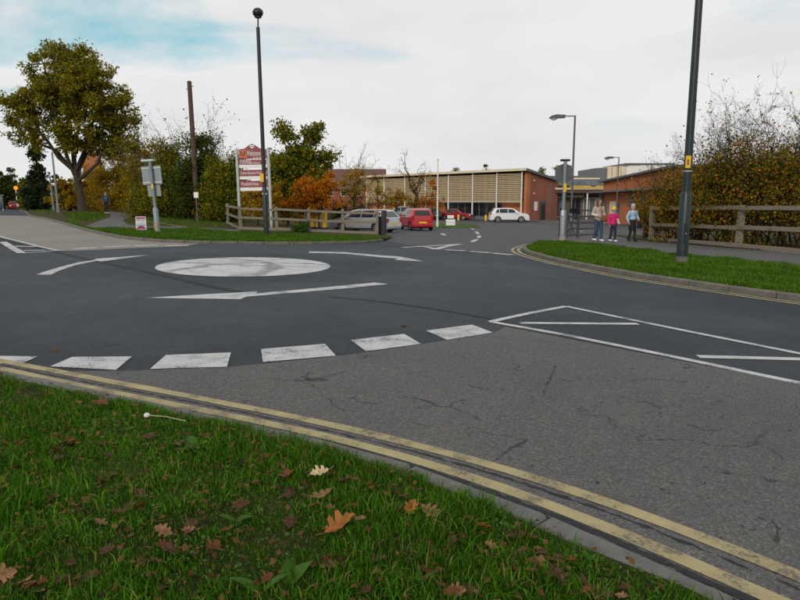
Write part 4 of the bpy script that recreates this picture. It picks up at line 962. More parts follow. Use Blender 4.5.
# car park signs and posts
x, y = g(437.3, 226.5, .1); b = gnd(x, y, .1); h = at(437, 160, y).z - b[2]
o = empty('flagpole', b, label='thin white flagpole on the car park island', cat='pole'); tubeo('pole', M['white_post'], o, [(0, 0, -.1), (0, 0, h)], [.075, .045], 10); tubeo('base_section', M['white_post'], o, [(0, 0, -.1), (0, 0, .4)], .10, 10)
bm = bmesh.new(); ball(bm, (0, 0, h + .04), .08, 2); bm_obj('finial', bm, M['white_post'], o, smooth='all')
x, y = g(450.5, 226.6, .1); kk = y / F
o = empty('notice_board', gnd(x, y, .1), label='white two panel notice board on the car park island', cat='sign'); boxo('lower_panel', M['sign_white'], o, -4.6 * kk, 4.6 * kk, -.03, .03, 1.2 * kk, 7.2 * kk); boxo('upper_panel', M['sign_white'], o, -3.2 * kk, 3.2 * kk, -.03, .03, 8.2 * kk, 11.2 * kk)
boxo('divider', M['paleblue'], o, -4.4 * kk, 4.4 * kk, -.036, -.031, 4.2 * kk, 4.7 * kk)
for s in (-1, 1): tubeo('leg', M['lamp_grey'], o, [(s * 2.4 * kk, .06, -.1), (s * 2.4 * kk, .06, 11 * kk)], .03, 8)
for px_, lab in ((458.2, 'yellow bollard in front of the dark red saloon'), (485.5, 'yellow bollard behind the white car, left of its tail')):
    x = xat(px_, 78.5); q = empty('yellow_bollard', gnd(x, 78.5, .0), label=lab, cat='bollard'); tubeo('post_body', M['yellow_sticker'], q, [(0, 0, -.1), (0, 0, .7), (0, 0, .75)], [.13, .13, .09], 12); tubeo('base_ring', M['black_metal'], q, [(0, 0, -.1), (0, 0, .04)], .16, 12)
# far left: leaning posts, bench-like panel, beacon, shelter
def lpost(px0, py0, px1, py1, rad, lab):
    x, y = g(px0, py0, .09); b = Vector(gnd(x, y)); t = at(px1, py1, y); o = empty('leaning_post', b, label=lab, cat='post'); tubeo('pole', M['grey_metal'], o, [(0, 0, -.2), tuple(t - b)], [rad, rad * .8], 8); tubeo('base_section', M['grey_metal'], o, [(0, 0, -.2), tuple((t - b) * .16)], [rad * 1.4, rad * 1.4], 8)
lpost(58.5, 212.5, 52, 152, .1, 'taller of the two leaning grey posts by the bend'); lpost(54, 211.5, 49.8, 177, .09, 'shorter of the two leaning grey posts by the bend')
x, y = g(66, 210.5, .09); kk = y / F
o = empty('wooden_panel', gnd(x, y), R(-8), label='grey slatted timber barrier left of the oak trunk', cat='barrier')
for s in (-1, 1): boxo('post', M['fence_wood'], o, s * 6.2 * kk - .07, s * 6.2 * kk + .07, -.07, .07, -.2, 10.3 * kk, .01)
for i in range(5): boxo('slat', M['fence_wood'], o, -6.5 * kk, 6.5 * kk, -.1, -.072, (1.6 + 1.75 * i) * kk, (2.9 + 1.75 * i) * kk)
Yb = 100.; b = Vector(gnd(xat(19.5, Yb), Yb, .05)); zt = at(19, 189.3, Yb).z - b.z
o = empty('beacon', b, label='lit amber globe on a striped pole above the red car', cat='beacon'); 
for i in range(6): tubeo('pole_band', M['white_post'] if i % 2 else M['black_metal'], o, [(0, 0, zt * i / 6 - (.1 if i == 0 else 0)), (0, 0, zt * (i + 1) / 6 - .002)], .07, 8)
bm = bmesh.new(); ball(bm, (0, 0, zt + .2), .3, 2); bm_obj('globe', bm, M['amber_lamp'], o, smooth='all')
Yb = 98.; xs_ = xat(-1, Yb); o = empty('bus_shelter', gnd(xs_, Yb, .05), R(8), label='pale framed shelter at the left edge beside the far road', cat='shelter')
for px_ in (-2.2, .6): 
    for py_ in (-.6, .6): boxo('post', M['pale_metal'], o, px_ - .05, px_ + .05, py_ - .05, py_ + .05, -.1, 2.2)
boxo('roof', M['pale_metal'], o, -2.4, .8, -.8, .8, 2.2, 2.32); boxo('back_pane', M['pale_glass'], o, -2.14, .54, .59, .61, .3, 2.1); boxo('side_pane', M['pale_glass'], o, .59, .61, -.54, .54, .3, 2.1); boxo('seat', M['dark_wood'], o, -2., .4, .25, .5, .42, .48)

# ================================================================== BUILDINGS
Lf = Vector((xat(367, 95), 95)); Cf = Vector((xat(523.5, 80), 80)); df = (Cf - Lf); WF = df.length; af = math.atan2(df.y, df.x)
zg = -1.0
def facade_x(px):
    d = ray(px, 205); n = Vector((-df.y, df.x)); o_ = Vector((0, 0)); t = n.dot(Lf) / n.dot(Vector((d[0], d[1]))); return (Vector((d[0], d[1])) * t - Lf).dot(df) / WF
root = empty('slatted_building', (Lf.x, Lf.y, zg), af, label='long low building with timber slat screens and white columns', cat='building')
HT = at(523, 168.5, 80).z - zg; HL = at(368, 176, 95).z - zg
ys0 = 1.1                                    # wall stands behind the screen
DEP = 8.5
boxo('upper_wall', M['backing'], root, .05, WF - .1, ys0, ys0 + .3, 2.45, HL - .45)
gx = [facade_x(p) for p in (367, 440, 462, 497, 500)]
boxo('brick_wall', M['orange_brick'], root, .05, gx[1], ys0 + .02, ys0 + .3, 0, 2.45)
boxo('brick_wall', M['orange_brick'], root, gx[3] + .1, WF - .1, ys0 + .02, ys0 + .3, 0, 2.45)
boxo('plinth', M['dark_clad'], root, gx[1] + .01, gx[3] + .09, ys0 - .02, ys0 + .28, 0, .5)
for i in range(8):
    a_ = gx[1] + (gx[3] - gx[1]) * i / 8; b_ = gx[1] + (gx[3] - gx[1]) * (i + 1) / 8
    w_ = boxo('window', M['dark_clad'], root, a_ + .005, b_ - .005, ys0 + .04, ys0 + .2, .5, 2.45); boxo('pane', M['glass'], w_, a_ + .06, b_ - .06, ys0 + .03, ys0 + .038, .56, 2.38)
bm = bmesh.new()
a = [bm.verts.new(v) for v in ((WF - .1, ys0, 0), (WF - .1, ys0 + DEP, 0), (WF - .1, ys0 + DEP, HT - 1.5), (WF - .1, ys0, HT - .35))]
b_ = [bm.verts.new((v.co.x + .3, v.co.y, v.co.z)) for v in a]
bm.faces.new(a); bm.faces.new(b_[::-1]); [bm.faces.new((a[i], b_[i], b_[(i + 1) % 4], a[(i + 1) % 4])) for i in range(4)]
bm_obj('side_wall', bm, M['red_brick'], root)
boxo('corner_pier', M['orange_brick'], root, WF - .12, WF + .23, .1, ys0 - .004, 0, HT - .4)
boxo('back_wall', M['red_brick'], root, .05, WF - .1, ys0 + DEP - .3, ys0 + DEP, 0, HL - 1.6)
boxo('end_wall', M['red_brick'], root, .05, .35, ys0 + .31, ys0 + DEP - .31, 0, HL - 1.6)
# roof: a slab falling to the back and rising slightly to the right
def slab(name, mat, x0, x1, y0, y1, z00, z10, z01, z11, th, parent):
    bm = bmesh.new(); t_ = [bm.verts.new(v) for v in ((x0, y0, z00), (x1, y0, z10), (x1, y1, z11), (x0, y1, z01))]; u_ = [bm.verts.new((v.co.x, v.co.y, v.co.z - th)) for v in t_]
    bm.faces.new(t_); bm.faces.new(u_[::-1]); [bm.faces.new((t_[i], u_[i], u_[(i + 1) % 4], t_[(i + 1) % 4])) for i in range(4)]
    return bm_obj(name, bm, mat, parent)
rf = slab('roof', M['roof_grey'], -.6, WF + .5, -.7, ys0 + DEP + .4, HL, HT, HL - 1.2, HT - 1.2, .16, root)
slab('fascia', M['cream'], -.62, WF + .52, -.76, -.705, HL + .03, HT + .03, HL + .03, HT + .03, .3, rf)
slab('fascia', M['roof_grey'], WF + .505, WF + .55, -.70, ys0 + DEP + .4, HT + .02, HT + .02, HT - 1.18, HT - 1.18, .3, rf)
slab('soffit', M['dark_wood'], -.55, WF + .45, -.70, ys0 - .02, HL - .2, HT - .2, HL - .24, HT - .24, .05, rf)
cols = [facade_x(p) for p in (367.5, 385, 405.6, 426, 449, 473, 497, 521.8)]
def roofz(x): return HL + (HT - HL) * (x + .6) / (WF + 1.1)
for c_ in cols: tubeo('column', M['white_post'], root, [(c_, -.18, -.1), (c_, -.18, roofz(c_) - .3)], .105, 10)
for a, b_ in zip(cols, cols[1:]):
    zt = roofz((a + b_) / 2) - .62; z0 = 2.5; n_ = 15
    bm = bmesh.new(); box(bm, -(b_ - a) / 2 + .16, (b_ - a) / 2 - .16, -.05, .05, -.055, .055); sm = bpy.data.meshes.new('slat'); bm.to_mesh(sm); bm.free(); sm.materials.append(M['louvre_wood'])
    for i in range(n_):
        s_ = link('slat', sm, None, root); s_.location = ((a + b_) / 2, -.15, z0 + (zt - z0) * i / (n_ - 1)); s_.rotation_euler = (R(38), 0, 0)
    for f_ in (.25, .5, .75): boxo('screen_rail', M['louvre_wood'], root, a + (b_ - a) * f_ - .03, a + (b_ - a) * f_ + .03, -.06, -.02, z0 - .05, zt + .05)
    boxo('screen_sill', M['white_post'], root, a + .14, b_ - .14, -.2, -.02, z0 - .16, z0 - .1)
# side wall fittings
boxo('notice_panel', M['sign_white'], root, WF + .205, WF + .24, ys0 + 1.3, ys0 + 2.2, 1.3, 2.4)
boxo('side_door', M['glass'], root, WF + .205, WF + .24, ys0 + 3.0, ys0 + 4.6, .1, 2.5); boxo('downpipe', M['dark_clad'], root, WF + .205, WF + .3, ys0 + 5.8, ys0 + 5.92, .1, 4.5)
for z_ in (3.6, 5.2): bm = bmesh.new(); ball(bm, (WF + .3, ys0 + .9, z_ - .2), .13, 1); bm_obj('wall_lamp', bm, M['lamp_bowl'], root)

# brown roofed building to the left
Yq = 104.; x0, x1 = xat(322, Yq), xat(384.5, Yq); zb_ = gz(x1, Yq) - .3; ez = at(350, 188, Yq).z - zb_; rz_ = at(350, 169, Yq + 4).z - zb_
root = empty('brown_roof_building', (x0, Yq, zb_), label='brick building with a plain brown pitched roof behind the orange shrub', cat='building'); W_ = x1 - x0
boxo('wall', M['red_brick'], root, 0, W_, 0, 8, -.5, ez)
slab('roof', M['brown_roof'], -.3, W_ + .2, -.5, 4, ez - .1, ez - .1, rz_, rz_, .15, root); slab('roof_back', M['brown_roof'], -.3, W_ + .2, 4.02, 8.5, rz_, rz_, ez - .1, ez - .1, .15, root)
bm = bmesh.new(); v_ = [bm.verts.new(q) for q in ((W_ - .02, 0, ez), (W_ - .02, 8, ez), (W_ - .02, 4, rz_ - .15))]; bm.faces.new(v_); v2 = [bm.verts.new(q) for q in ((W_ - .3, 0, ez), (W_ - .3, 8, ez), (W_ - .3, 4, rz_ - .15))]; bm.faces.new(v2[::-1]); [bm.faces.new((v_[i], v2[i], v2[(i + 1) % 3], v_[(i + 1) % 3])) for i in range(3)]; bm_obj('gable', bm, M['red_brick'], root)
for px_ in (330, 345, 358, 371):
    xx = xat(px_, Yq) - x0; w_ = boxo('window', M['white_post'], root, xx - .6, xx + .6, -.06, -.003, ez - 1.3, ez - .25); boxo('pane', M['glass'], w_, xx - .52, xx + .52, -.075, -.063, ez - 1.22, ez - .33)
# orange tower behind the oak
Yq = 110.; xx = xat(97, Yq); zq = gz(xx, Yq); zt = at(97, 153, Yq).z - zq
root = empty('brick_tower', (xx, Yq, zq), R(18), label='orange brick tower glimpsed through the gap right of the oak trunk', cat='building')
boxo('wall', M['orange_brick'], root, -1.25, 1.25, -1.6, 1.6, -.5, zt, 0); boxo('parapet', M['cream'], root, -1.32, 1.32, -1.7, 1.7, zt, zt + .2); 
for z_ in (.55,): w_ = boxo('window', M['white_post'], root, -.5, .5, -1.65, -1.605, zt * z_, zt * z_ + 1.2); boxo('pane', M['glass'], w_, -.42, .42, -1.67, -1.655, zt * z_ + .08, zt * z_ + 1.12)
# entrance building
Yq = 88.; kk = Yq / F; X = lambda px: xat(px, Yq); zq = -1.15; Z = lambda py: at(575, py, Yq).z - zq
root = empty('entrance_building', (0, Yq, zq), label='glazed entrance with a yellow fascia between the brick blocks', cat='building')
boxo('wall', M['backing'], root, X(546), X(606), 1.5, 9, -.2, Z(186)); boxo('parapet', M['roof_grey'], root, X(546), X(600), 1.2, 9, Z(185.9), Z(175.5)); boxo('parapet_trim', M['cream'], root, X(546), X(600), 1.12, 1.198, Z(179), Z(177.5))
for i in range(5): 
    a = 566 + i * 6.4; w_ = boxo('clerestory_window', M['dark_clad'], root, X(a), X(a + 6.2), 1.13, 1.197, Z(185.5), Z(179.6)); boxo('pane', M['pale_glass'], w_, X(a + .4), X(a + 5.8), 1.11, 1.127, Z(185), Z(180))
cn = boxo('canopy', M['cream'], root, X(548), X(606), -1.2, 1.0, Z(189.6), Z(188)); boxo('yellow_fascia', M['ochre_fascia'], cn, X(566), X(605), -1.27, -1.205, Z(188.6), Z(185.9)); boxo('canopy_beam', M['dark_wood'], cn, X(548), X(606), -1.1, 1.0, Z(193), Z(189.7))  # canopy, its fascia in a plain ochre colour
boxo('sign_band', M['cream'], root, X(568), X(585), 1.4, 1.496, Z(197.2), Z(195.4)); boxo('dark_band', M['black_metal'], root, X(586), X(603), 1.42, 1.498, Z(197), Z(194.5))
dr = boxo('door', M['dark_clad'], root, X(570.5), X(583), 1.36, 1.498, 0, Z(198)); boxo('pane', M['glass'], dr, X(571.2), X(576.4), 1.33, 1.358, .1, Z(198.7)); boxo('pane', M['glass'], dr, X(577.1), X(582.3), 1.33, 1.358, .1, Z(198.7))
for i in range(3):
    a = 585 + i * 6.2; w_ = boxo('window', M['white_post'], root, X(a), X(a + 6), 1.38, 1.498, .5, Z(198)); boxo('pane', M['pale_glass'], w_, X(a + .4), X(a + 5.6), 1.35, 1.378, .6, Z(198.5))
w_ = boxo('window', M['white_post'], root, X(551), X(567), 1.38, 1.498, .4, Z(197)); boxo('pane', M['pale_glass'], w_, X(551.5), X(566.5), 1.35, 1.378, .5, Z(197.6))
for px_ in (548.5, 568.5, 584, 605): tubeo('column', M['white_post'], root, [(X(px_), -.9, -.1), (X(px_), -.9, Z(189.6))], .1, 10)
# tall pale block behind
Yq = 100.; X = lambda px: xat(px, Yq); zq = -1.2; Z = lambda py: at(620, py, Yq).z - zq
root = empty('pale_block', (0, Yq, zq), label='tall box with grey, cream and white cladding above the entrance', cat='building')
boxo('grey_bay', M['dark_clad'], root, X(593), X(604), 0, 10, -.2, Z(168)); boxo('cream_bay', M['cream'], root, X(604) + .01, X(621.5), -.4, 10, -.2, Z(166.6)); boxo('white_bay', M['white_render'], root, X(621.5) + .01, X(668), -.8, 10, -.2, Z(165)); boxo('coping', M['dark_clad'], root, X(620), X(668), -.95, 10.1, Z(165), Z(163.4))
for i in range(1, 4): boxo('panel_joint', M['dark_clad'], root, X(604) + (X(621.5) - X(604)) * i / 4 - .03, X(604) + (X(621.5) - X(604)) * i / 4 + .03, -.425, -.402, -.1, Z(167))
# brick block on the right, its wall coming towards the viewer
Pa = Vector((xat(601.5, 76), 76)); Pb = Vector((xat(672, 60), 60)); d_ = Pb - Pa; W_ = d_.length; zq = -.95
root = empty('brick_block', (Pa.x, Pa.y, zq), math.atan2(d_.y, d_.x), label='orange brick block with a flat dark canopy behind the walkers', cat='building')
hz0 = at(601.5, 182.5, 76).z - zq; hz1 = at(672, 167, 60).z - zq
bm = bmesh.new(); xzprism(bm, [(0, -.3), (W_, -.3), (W_, hz1), (0, hz0)], 0, 7); bm_obj('wall', bm, M['orange_brick'], root)
slab('roof', M['roof_grey'], -.5, W_ + .5, -.5, 7.4, hz0 + .2, hz1 + .2, hz0 + .2, hz1 + .2, .2, root)
slab('canopy', M['dark_clad'], -1.2, W_ + .2, -1.3, -.02, 3.55, 3.75, 3.6, 3.8, .18, root)
for a, b_, z0, z1 in ((.6, 1.2, .7, 2.4), (2.0, 3.7, .2, 2.45), (4.1, 4.7, .7, 2.4), (6.6, 7.8, 1.9, 3.2), (9.4, 10.6, 1.9, 3.2)):
    w_ = boxo('window' if z0 > .5 else 'door', M['louvre_wood'] if z0 < .5 else M['dark_clad'], root, a, b_, -.05, -.003, z0, z1); boxo('pane', M['pale_glass'] if z0 > .5 else M['cream'], w_, a + .08, b_ - .08, -.068, -.053, z0 + .08, z1 - .08)
boxo('dark_pier', M['dark_clad'], root, -.3, .25, -.35, -.004, 0, 3.3)
bm = bmesh.new(); box(bm, -.9, -.4, -1.2, -.7, 4.1, 4.45, .08); bm_obj('floodlight', bm, M['dark_clad'], root)

# ================================================================== VEHICLES
def arc(cx, r_, n=9): return [(cx + r_ * math.cos(math.pi * i / n), .30 + r_ * math.sin(math.pi * i / n) * 1.0) for i in range(n + 1)]
def make_car(name, label, pos, heading, paint_, spec, head_lit=False, zoff=0.):
    """spec: length, width, belt and roof outline in metres; front at +x"""
    Lc, Wc = spec['L'], spec['W']; top = spec['top']; belt = spec['belt']; wb = spec['wheels']; wr = spec.get('wr', .31)
    root = empty(name, (pos[0], pos[1], gz(*pos) + zoff), math.atan2(heading[1], heading[0]), label=label, cat='car')
    sc = spec.get('scale', 1.); root.scale = (sc, sc, sc)
    rh = max(z for _, z in top); hw = Wc / 2
    def wid(x, z):
        t = max(0, (z - belt) / (rh - belt)); ends = abs(x - Lc / 2) / (Lc / 2); wq = hw * (1 - .055 * max(0, ends - .55) ** 1.3 * 6)
        low = max(0, (.45 - z) / .45) * .05
        return wq * (1 - .27 * t ** 1.2) - low
    sill = .20; R_ = wr + .055
    lo = [(Lc - .04, .22)] + [(x, max(z, sill)) for x, z in arc(wb[1], R_)] + [(x, max(z, sill)) for x, z in arc(wb[0], R_)] + [(.04, .24)]
    poly = [(0.0, .45)] + top + [(Lc, .45)] + lo
    bm = bmesh.new(); f0 = bm.faces.new([bm.verts.new((x, 0, z)) for x, z in poly])
    for z in (.45, .62, belt - .06, belt, belt + .12, belt + .3, rh - .06): bmesh.ops.bisect_plane(bm, geom=bm.verts[:] + bm.edges[:] + bm.faces[:], plane_co=(0, 0, z), plane_no=(0, 0, 1))
    for i in range(1, 10): bmesh.ops.bisect_plane(bm, geom=bm.verts[:] + bm.edges[:] + bm.faces[:], plane_co=(Lc * i / 10, 0, 0), plane_no=(1, 0, 0))
    bnd = [e for e in bm.edges if len(e.link_faces) == 1]
    # rim ring pulled in makes the shoulders round
    dup = bmesh.ops.duplicate(bm, geom=bm.verts[:] + bm.edges[:] + bm.faces[:]); vm = dup['vert_map']
    orig = [v for v in bm.verts if v in vm]; orig_s = [v for v in list(vm.keys()) if isinstance(v, bmesh.types.BMVert)]
    new = set(v for v in dup['geom'] if isinstance(v, bmesh.types.BMVert)); em = dup['edge_map']
    pairs = [(e, em[e]) for e in bnd]
    for v in bm.verts:
        s_ = 1 if v in new else -1
        v.co.y = s_ * wid(v.co.x, v.co.z)
    for e, e2 in pairs:
        a, b_ = e.verts; a2, b2 = vm[a], vm[b_]
        mid = {}
        try: bm.faces.new((a, b_, b2, a2))
        except ValueError: pass
    bmesh.ops.recalc_face_normals(bm, faces=bm.faces)
    shoulder = [e for e in bm.edges if len(e.link_faces) == 2 and e.calc_face_angle(0) > R(50) and all(v.co.z > .42 for v in e.verts) and abs(e.verts[0].co.y - e.verts[1].co.y) < .2]
    bmesh.ops.bevel(bm, geom=shoulder, offset=.09, segments=3, affect='EDGES', clamp_overlap=True)
    body = bm_obj('body', bm, M[paint_], root, smooth=True)
    # side glass
    def pane(nm, pts, s_, mat=M['car_glass'], parent=body, off=.006):
        bm = bmesh.new(); fv = bm.faces.new([bm.verts.new((x, 0, z)) for x, z in pts])
        for z in (belt + .12, belt + .3): bmesh.ops.bisect_plane(bm, geom=bm.verts[:] + bm.edges[:] + bm.faces[:], plane_co=(0, 0, z), plane_no=(0, 0, 1))
        for v in bm.verts: v.co.y = s_ * (wid(v.co.x, v.co.z) + off)
        ex = bmesh.ops.extrude_face_region(bm, geom=bm.faces[:])
        for v in ex['geom']:
            if isinstance(v, bmesh.types.BMVert): v.co.y -= s_ * .02
        return bm_obj(nm, bm, mat, parent, smooth=True)
    for s_ in (-1, 1):
        for w_ in spec['side']: pane('side_window', w_, s_)
        for dx in spec['doors']: pane('door_gap', [(dx, .32), (dx + .018, .32), (dx + .018, belt - .02), (dx, belt - .02)], s_, M['trim'], off=.003)
        pane('sill_trim', [(wb[0] + R_ + .03, .2), (wb[1] - R_ - .03, .2), (wb[1] - R_ - .03, .27), (wb[0] + R_ + .03, .27)], s_, M['trim'], off=.004)
        hd = pane('door_handle', [(spec['doors'][-1] + .1, belt - .14), (spec['doors'][-1] + .28, belt - .14), (spec['doors'][-1] + .28, belt - .1), (spec['doors'][-1] + .1, belt - .1)], s_, M['trim'], off=.012)
        mxp = spec['mirror']; boxo('wing_mirror', M[paint_], root, mxp - .1, mxp + .08, s_ * (wid(mxp, belt) + .02) if s_ > 0 else s_ * (wid(mxp, belt) + .2), s_ * (wid(mxp, belt) + .2) if s_ > 0 else s_ * (wid(mxp, belt) + .02), belt + .01, belt + .15, .03)
    # front and rear screens follow the outline
    def screen(nm, p, q, mat, ins=.1, off=.008, t0=.06, t1=.94, wsc=1.):
        p = Vector(p); q = Vector(q); d = q - p; a = p + d * t0; b_ = p + d * t1; n_ = Vector((d.y, -d.x)).normalized()
        if n_.dot(((p + q) / 2) - Vector((Lc / 2, belt))) < 0: n_ = -n_
        bm = bmesh.new(); vs = []
        for r in (a, b_):
            w_ = (wid(r.x, r.y) - ins) * wsc; r2 = r + n_ * off; r3 = r - n_ * .012
            vs.append([bm.verts.new((r2.x, -w_, r2.y)), bm.verts.new((r2.x, w_, r2.y)), bm.verts.new((r3.x, -w_, r3.y)), bm.verts.new((r3.x, w_, r3.y))])
        bm.faces.new((vs[0][0], vs[0][1], vs[1][1], vs[1][0])); bm.faces.new((vs[0][2], vs[1][2], vs[1][3], vs[0][3]))
        for i, j in ((0, 2), (3, 1)): bm.faces.new((vs[0][i], vs[1][i], vs[1][j], vs[0][j]))
        for k_ in (0, 1): bm.faces.new((vs[k_][0], vs[k_][2], vs[k_][3], vs[k_][1]))
        return bm_obj(nm, bm, mat, body)
    screen('rear_window', *spec['rear'], M['car_glass'], ins=.15, t0=.14, t1=.9); screen('windscreen', *spec['front'], M['car_glass'])
    for xw in wb:
        for s_ in (-1, 1):
            y0 = s_ * (hw - .03); y1 = s_ * (hw - .22)
            t = link('wheel', bpy.data.meshes.new('wheel'), M['tyre'], root); t.location = (xw, 0, wr)
            bm = bmesh.new()
            prof = [(wr - .09, y0 - s_ * .015), (wr - .02, y0), (wr, y0 - s_ * .04), (wr, y1 + s_ * .03), (wr - .05, y1)]
            rg = [[bm.verts.new((math.cos(k_ * math.pi / 12) * r, yy, math.sin(k_ * math.pi / 12) * r)) for k_ in range(24)] for r, yy in prof]
            for a, b_ in zip(rg, rg[1:]):
                for k_ in range(24): bm.faces.new((a[k_], a[(k_ + 1) % 24], b_[(k_ + 1) % 24], b_[k_]))
            bm.faces.new(rg[-1]); bmesh.ops.recalc_face_normals(bm, faces=bm.faces); bm.to_mesh(t.data); bm.free()
            bm = bmesh.new(); yr = y0 - s_ * .03
            for k_ in range(5):
                a = k_ * 2 * math.pi / 5 + .3; d = Vector((math.cos(a), 0, math.sin(a))); n_ = Vector((-d.z, 0, d.x))
                vs = [bm.verts.new(Vector((0, yr, 0)) + d * u + n_ * v) for u, v in ((.02, -.035), (wr - .1, -.05), (wr - .1, .05), (.02, .035))]; bm.faces.new(vs)
            k0 = [bm.verts.new((math.cos(k_ * math.pi / 12) * (wr - .085), yr, math.sin(k_ * math.pi / 12) * (wr - .085))) for k_ in range(24)]; k1 = [bm.verts.new((math.cos(k_ * math.pi / 12) * (wr - .125), yr, math.sin(k_ * math.pi / 12) * (wr - .125))) for k_ in range(24)]
            for k_ in range(24): bm.faces.new((k0[k_], k0[(k_ + 1) % 24], k1[(k_ + 1) % 24], k1[k_]))
            bm_obj('rim', bm, M['rim'], t)
            bm = bmesh.new(); tube(bm, [(0, yr - s_ * .06, 0), (0, yr - s_ * .03, 0)], wr - .09, 20); bm_obj('hub', bm, M['trim'], t)
    # arch liner keeps daylight out of the wheel wells
    boxo('underbody', M['trim'], root, .25, Lc - .25, -hw + .24, hw - .24, .17, .58)
    for s_ in (-1, 1):
        w_ = wid(.05, .7); zt_ = spec.get('tail', (.62, .86)); boxo('tail_light', M['tail_red'], root, -.012, .16, s_ * w_ - .14 if s_ > 0 else s_ * w_ - .012, s_ * w_ + .012 if s_ > 0 else s_ * w_ + .14, zt_[0], zt_[1], .01)
        w_ = wid(Lc - .1, .65); boxo('headlight', M['car_lamp'] if head_lit else M['head_clear'], root, Lc - .30, Lc + .006, s_ * w_ - .28 if s_ > 0 else s_ * w_ - .006, s_ * w_ + .006 if s_ > 0 else s_ * w_ + .28, .56, .70, .015)
    pl_ = boxo('number_plate', M['plate_yellow'], root, -.026, .006, -.26, .26, .5, .61); boxo('number_plate', M['plate_white'], root, Lc - .006, Lc + .024, -.26, .26, .36, .47)
    boxo('rear_bumper', M[paint_], root, -.05, .12, -wid(.1, .4) + .04, wid(.1, .4) - .04, .27, .47, .03); boxo('front_bumper', M[paint_], root, Lc - .12, Lc + .05, -wid(Lc - .1, .4) + .04, wid(Lc - .1, .4) - .04, .22, .5, .03)
    boxo('grille', M['trim'], root, Lc - .02, Lc + .012, -.4, .4, .53, .66, .005)
    return root
estate = dict(L=4.5, W=1.76, belt=.93, wheels=(.86, 3.55), top=[(.02, .72), (.06, .92), (.50, 1.36), (.80, 1.44), (2.35, 1.47), (2.75, 1.40), (3.40, .98), (4.25, .80), (4.46, .66)],
    side=[[(.46, .96), (.98, .96), (.98, 1.36), (.74, 1.34)], [(1.04, .96), (1.95, .96), (1.95, 1.39), (1.04, 1.38)], [(2.02, .96), (3.1, .96), (2.64, 1.34), (2.02, 1.39)]], doors=[1.0, 2.0, 3.0], mirror=2.95, rear=((.06, .92), (.50, 1.36)), front=((2.75, 1.40), (3.40, .98)), tail=(.66, .92))
hatch = dict(L=3.5, W=1.62, belt=.92, wheels=(.52, 2.9), wr=.29, top=[(.02, .75), (.05, .93), (.32, 1.37), (.58, 1.46), (1.75, 1.48), (2.08, 1.42), (2.72, .98), (3.3, .82), (3.48, .64)],
    side=[[(.42, .97), (1.02, .95), (1.02, 1.38), (.56, 1.38)], [(1.09, .95), (2.42, .95), (2.02, 1.36), (1.09, 1.40)]], doors=[1.05, 2.3], mirror=2.35, rear=((.05, .93), (.32, 1.37)), front=((2.08, 1.42), (2.72, .98)), tail=(.70, 1.0))
suv = dict(L=4.4, W=1.82, belt=1.02, wheels=(.86, 3.48), wr=.35, top=[(.02, .80), (.08, 1.02), (.46, 1.48), (.74, 1.58), (2.2, 1.60), (2.66, 1.52), (3.3, 1.08), (4.1, .95), (4.38, .76)],
    side=[[(.56, 1.06), (.98, 1.05), (.98, 1.48), (.80, 1.47)], [(1.05, 1.05), (1.95, 1.05), (1.95, 1.51), (1.05, 1.50)], [(2.02, 1.05), (3.0, 1.06), (2.56, 1.45), (2.02, 1.51)]], doors=[1.0, 1.98, 2.95], mirror=2.85, rear=((.08, 1.02), (.46, 1.48)), front=((2.66, 1.52), (3.3, 1.08)), tail=(.86, 1.06))
saloon = dict(L=4.3, W=1.72, belt=.90, wheels=(.85, 3.4), top=[(.02, .72), (.08, .92), (.75, .97), (1.28, 1.36), (1.6, 1.41), (2.3, 1.40), (2.62, 1.33), (3.2, .94), (4.1, .78), (4.28, .62)],
    side=[[(1.0, .96), (1.95, .94), (1.95, 1.33), (1.42, 1.31)], [(2.02, .94), (2.9, .94), (2.52, 1.27), (2.02, 1.33)]], doors=[1.05, 1.98, 2.85], mirror=2.75, rear=((.75, .97), (1.28, 1.36)), front=((2.62, 1.33), (3.2, .94)))
mpv = dict(L=4.2, W=1.76, belt=1.0, wheels=(.8, 3.38), wr=.32, top=[(.02, .80), (.05, 1.0), (.2, 1.48), (.42, 1.60), (2.1, 1.63), (2.55, 1.54), (3.3, 1.06), (4.0, .86), (4.18, .7)],
    side=[[(.34, 1.03), (.95, 1.03), (.95, 1.52), (.44, 1.5)], [(1.02, 1.03), (1.95, 1.03), (1.95, 1.54), (1.02, 1.53)], [(2.02, 1.03), (3.05, 1.03), (2.46, 1.47), (2.02, 1.54)]], doors=[.98, 1.98, 2.95], mirror=2.9, rear=((.05, 1.0), (.2, 1.48)), front=((2.55, 1.54), (3.3, 1.06)))
def place(name, label, px, py, heading, paint_, spec, ref='mid', Y=None, **k):
    h = Vector(heading).normalized(); Lc = spec['L'] * spec.get('scale', 1); p = Vector(g(px, py)) if Y is None else Vector((xat(px, Y), Y))
    pos = p - h * (Lc * {'rear': .06, 'mid': .5, 'front': .94}[ref]); return make_car(name, label, tuple(pos), tuple(h), paint_, spec, **k)
place('estate_car', 'silver estate car half hidden behind the left rail fence', 391, 233.6, (-.84, .54), 'silver_paint', dict(estate, scale=.93), 'rear', Y=38)
place('hatchback', 'small bright red hatchback seen from behind', 422, 231.2, (-.24, .97), 'red_paint', hatch, 'rear', Y=43)
place('people_carrier', 'pale blue grey people carrier parked by the slatted building', 402, 219.3, (-.93, .36), 'bluegrey_paint', mpv)
place('parked_car', 'black car parked behind the red hatchback', 432, 219.5, (-.3, .95), 'black_paint', hatch)
place('saloon_car', 'dark red saloon parked behind the white notice board', 455.5, 219.9, (.93, -.36), 'maroon_paint', saloon)
place('white_car', 'white crossover car driving right in front of the slatted building', 508.5, 222.3, (.985, .0), 'white_car_paint', suv)
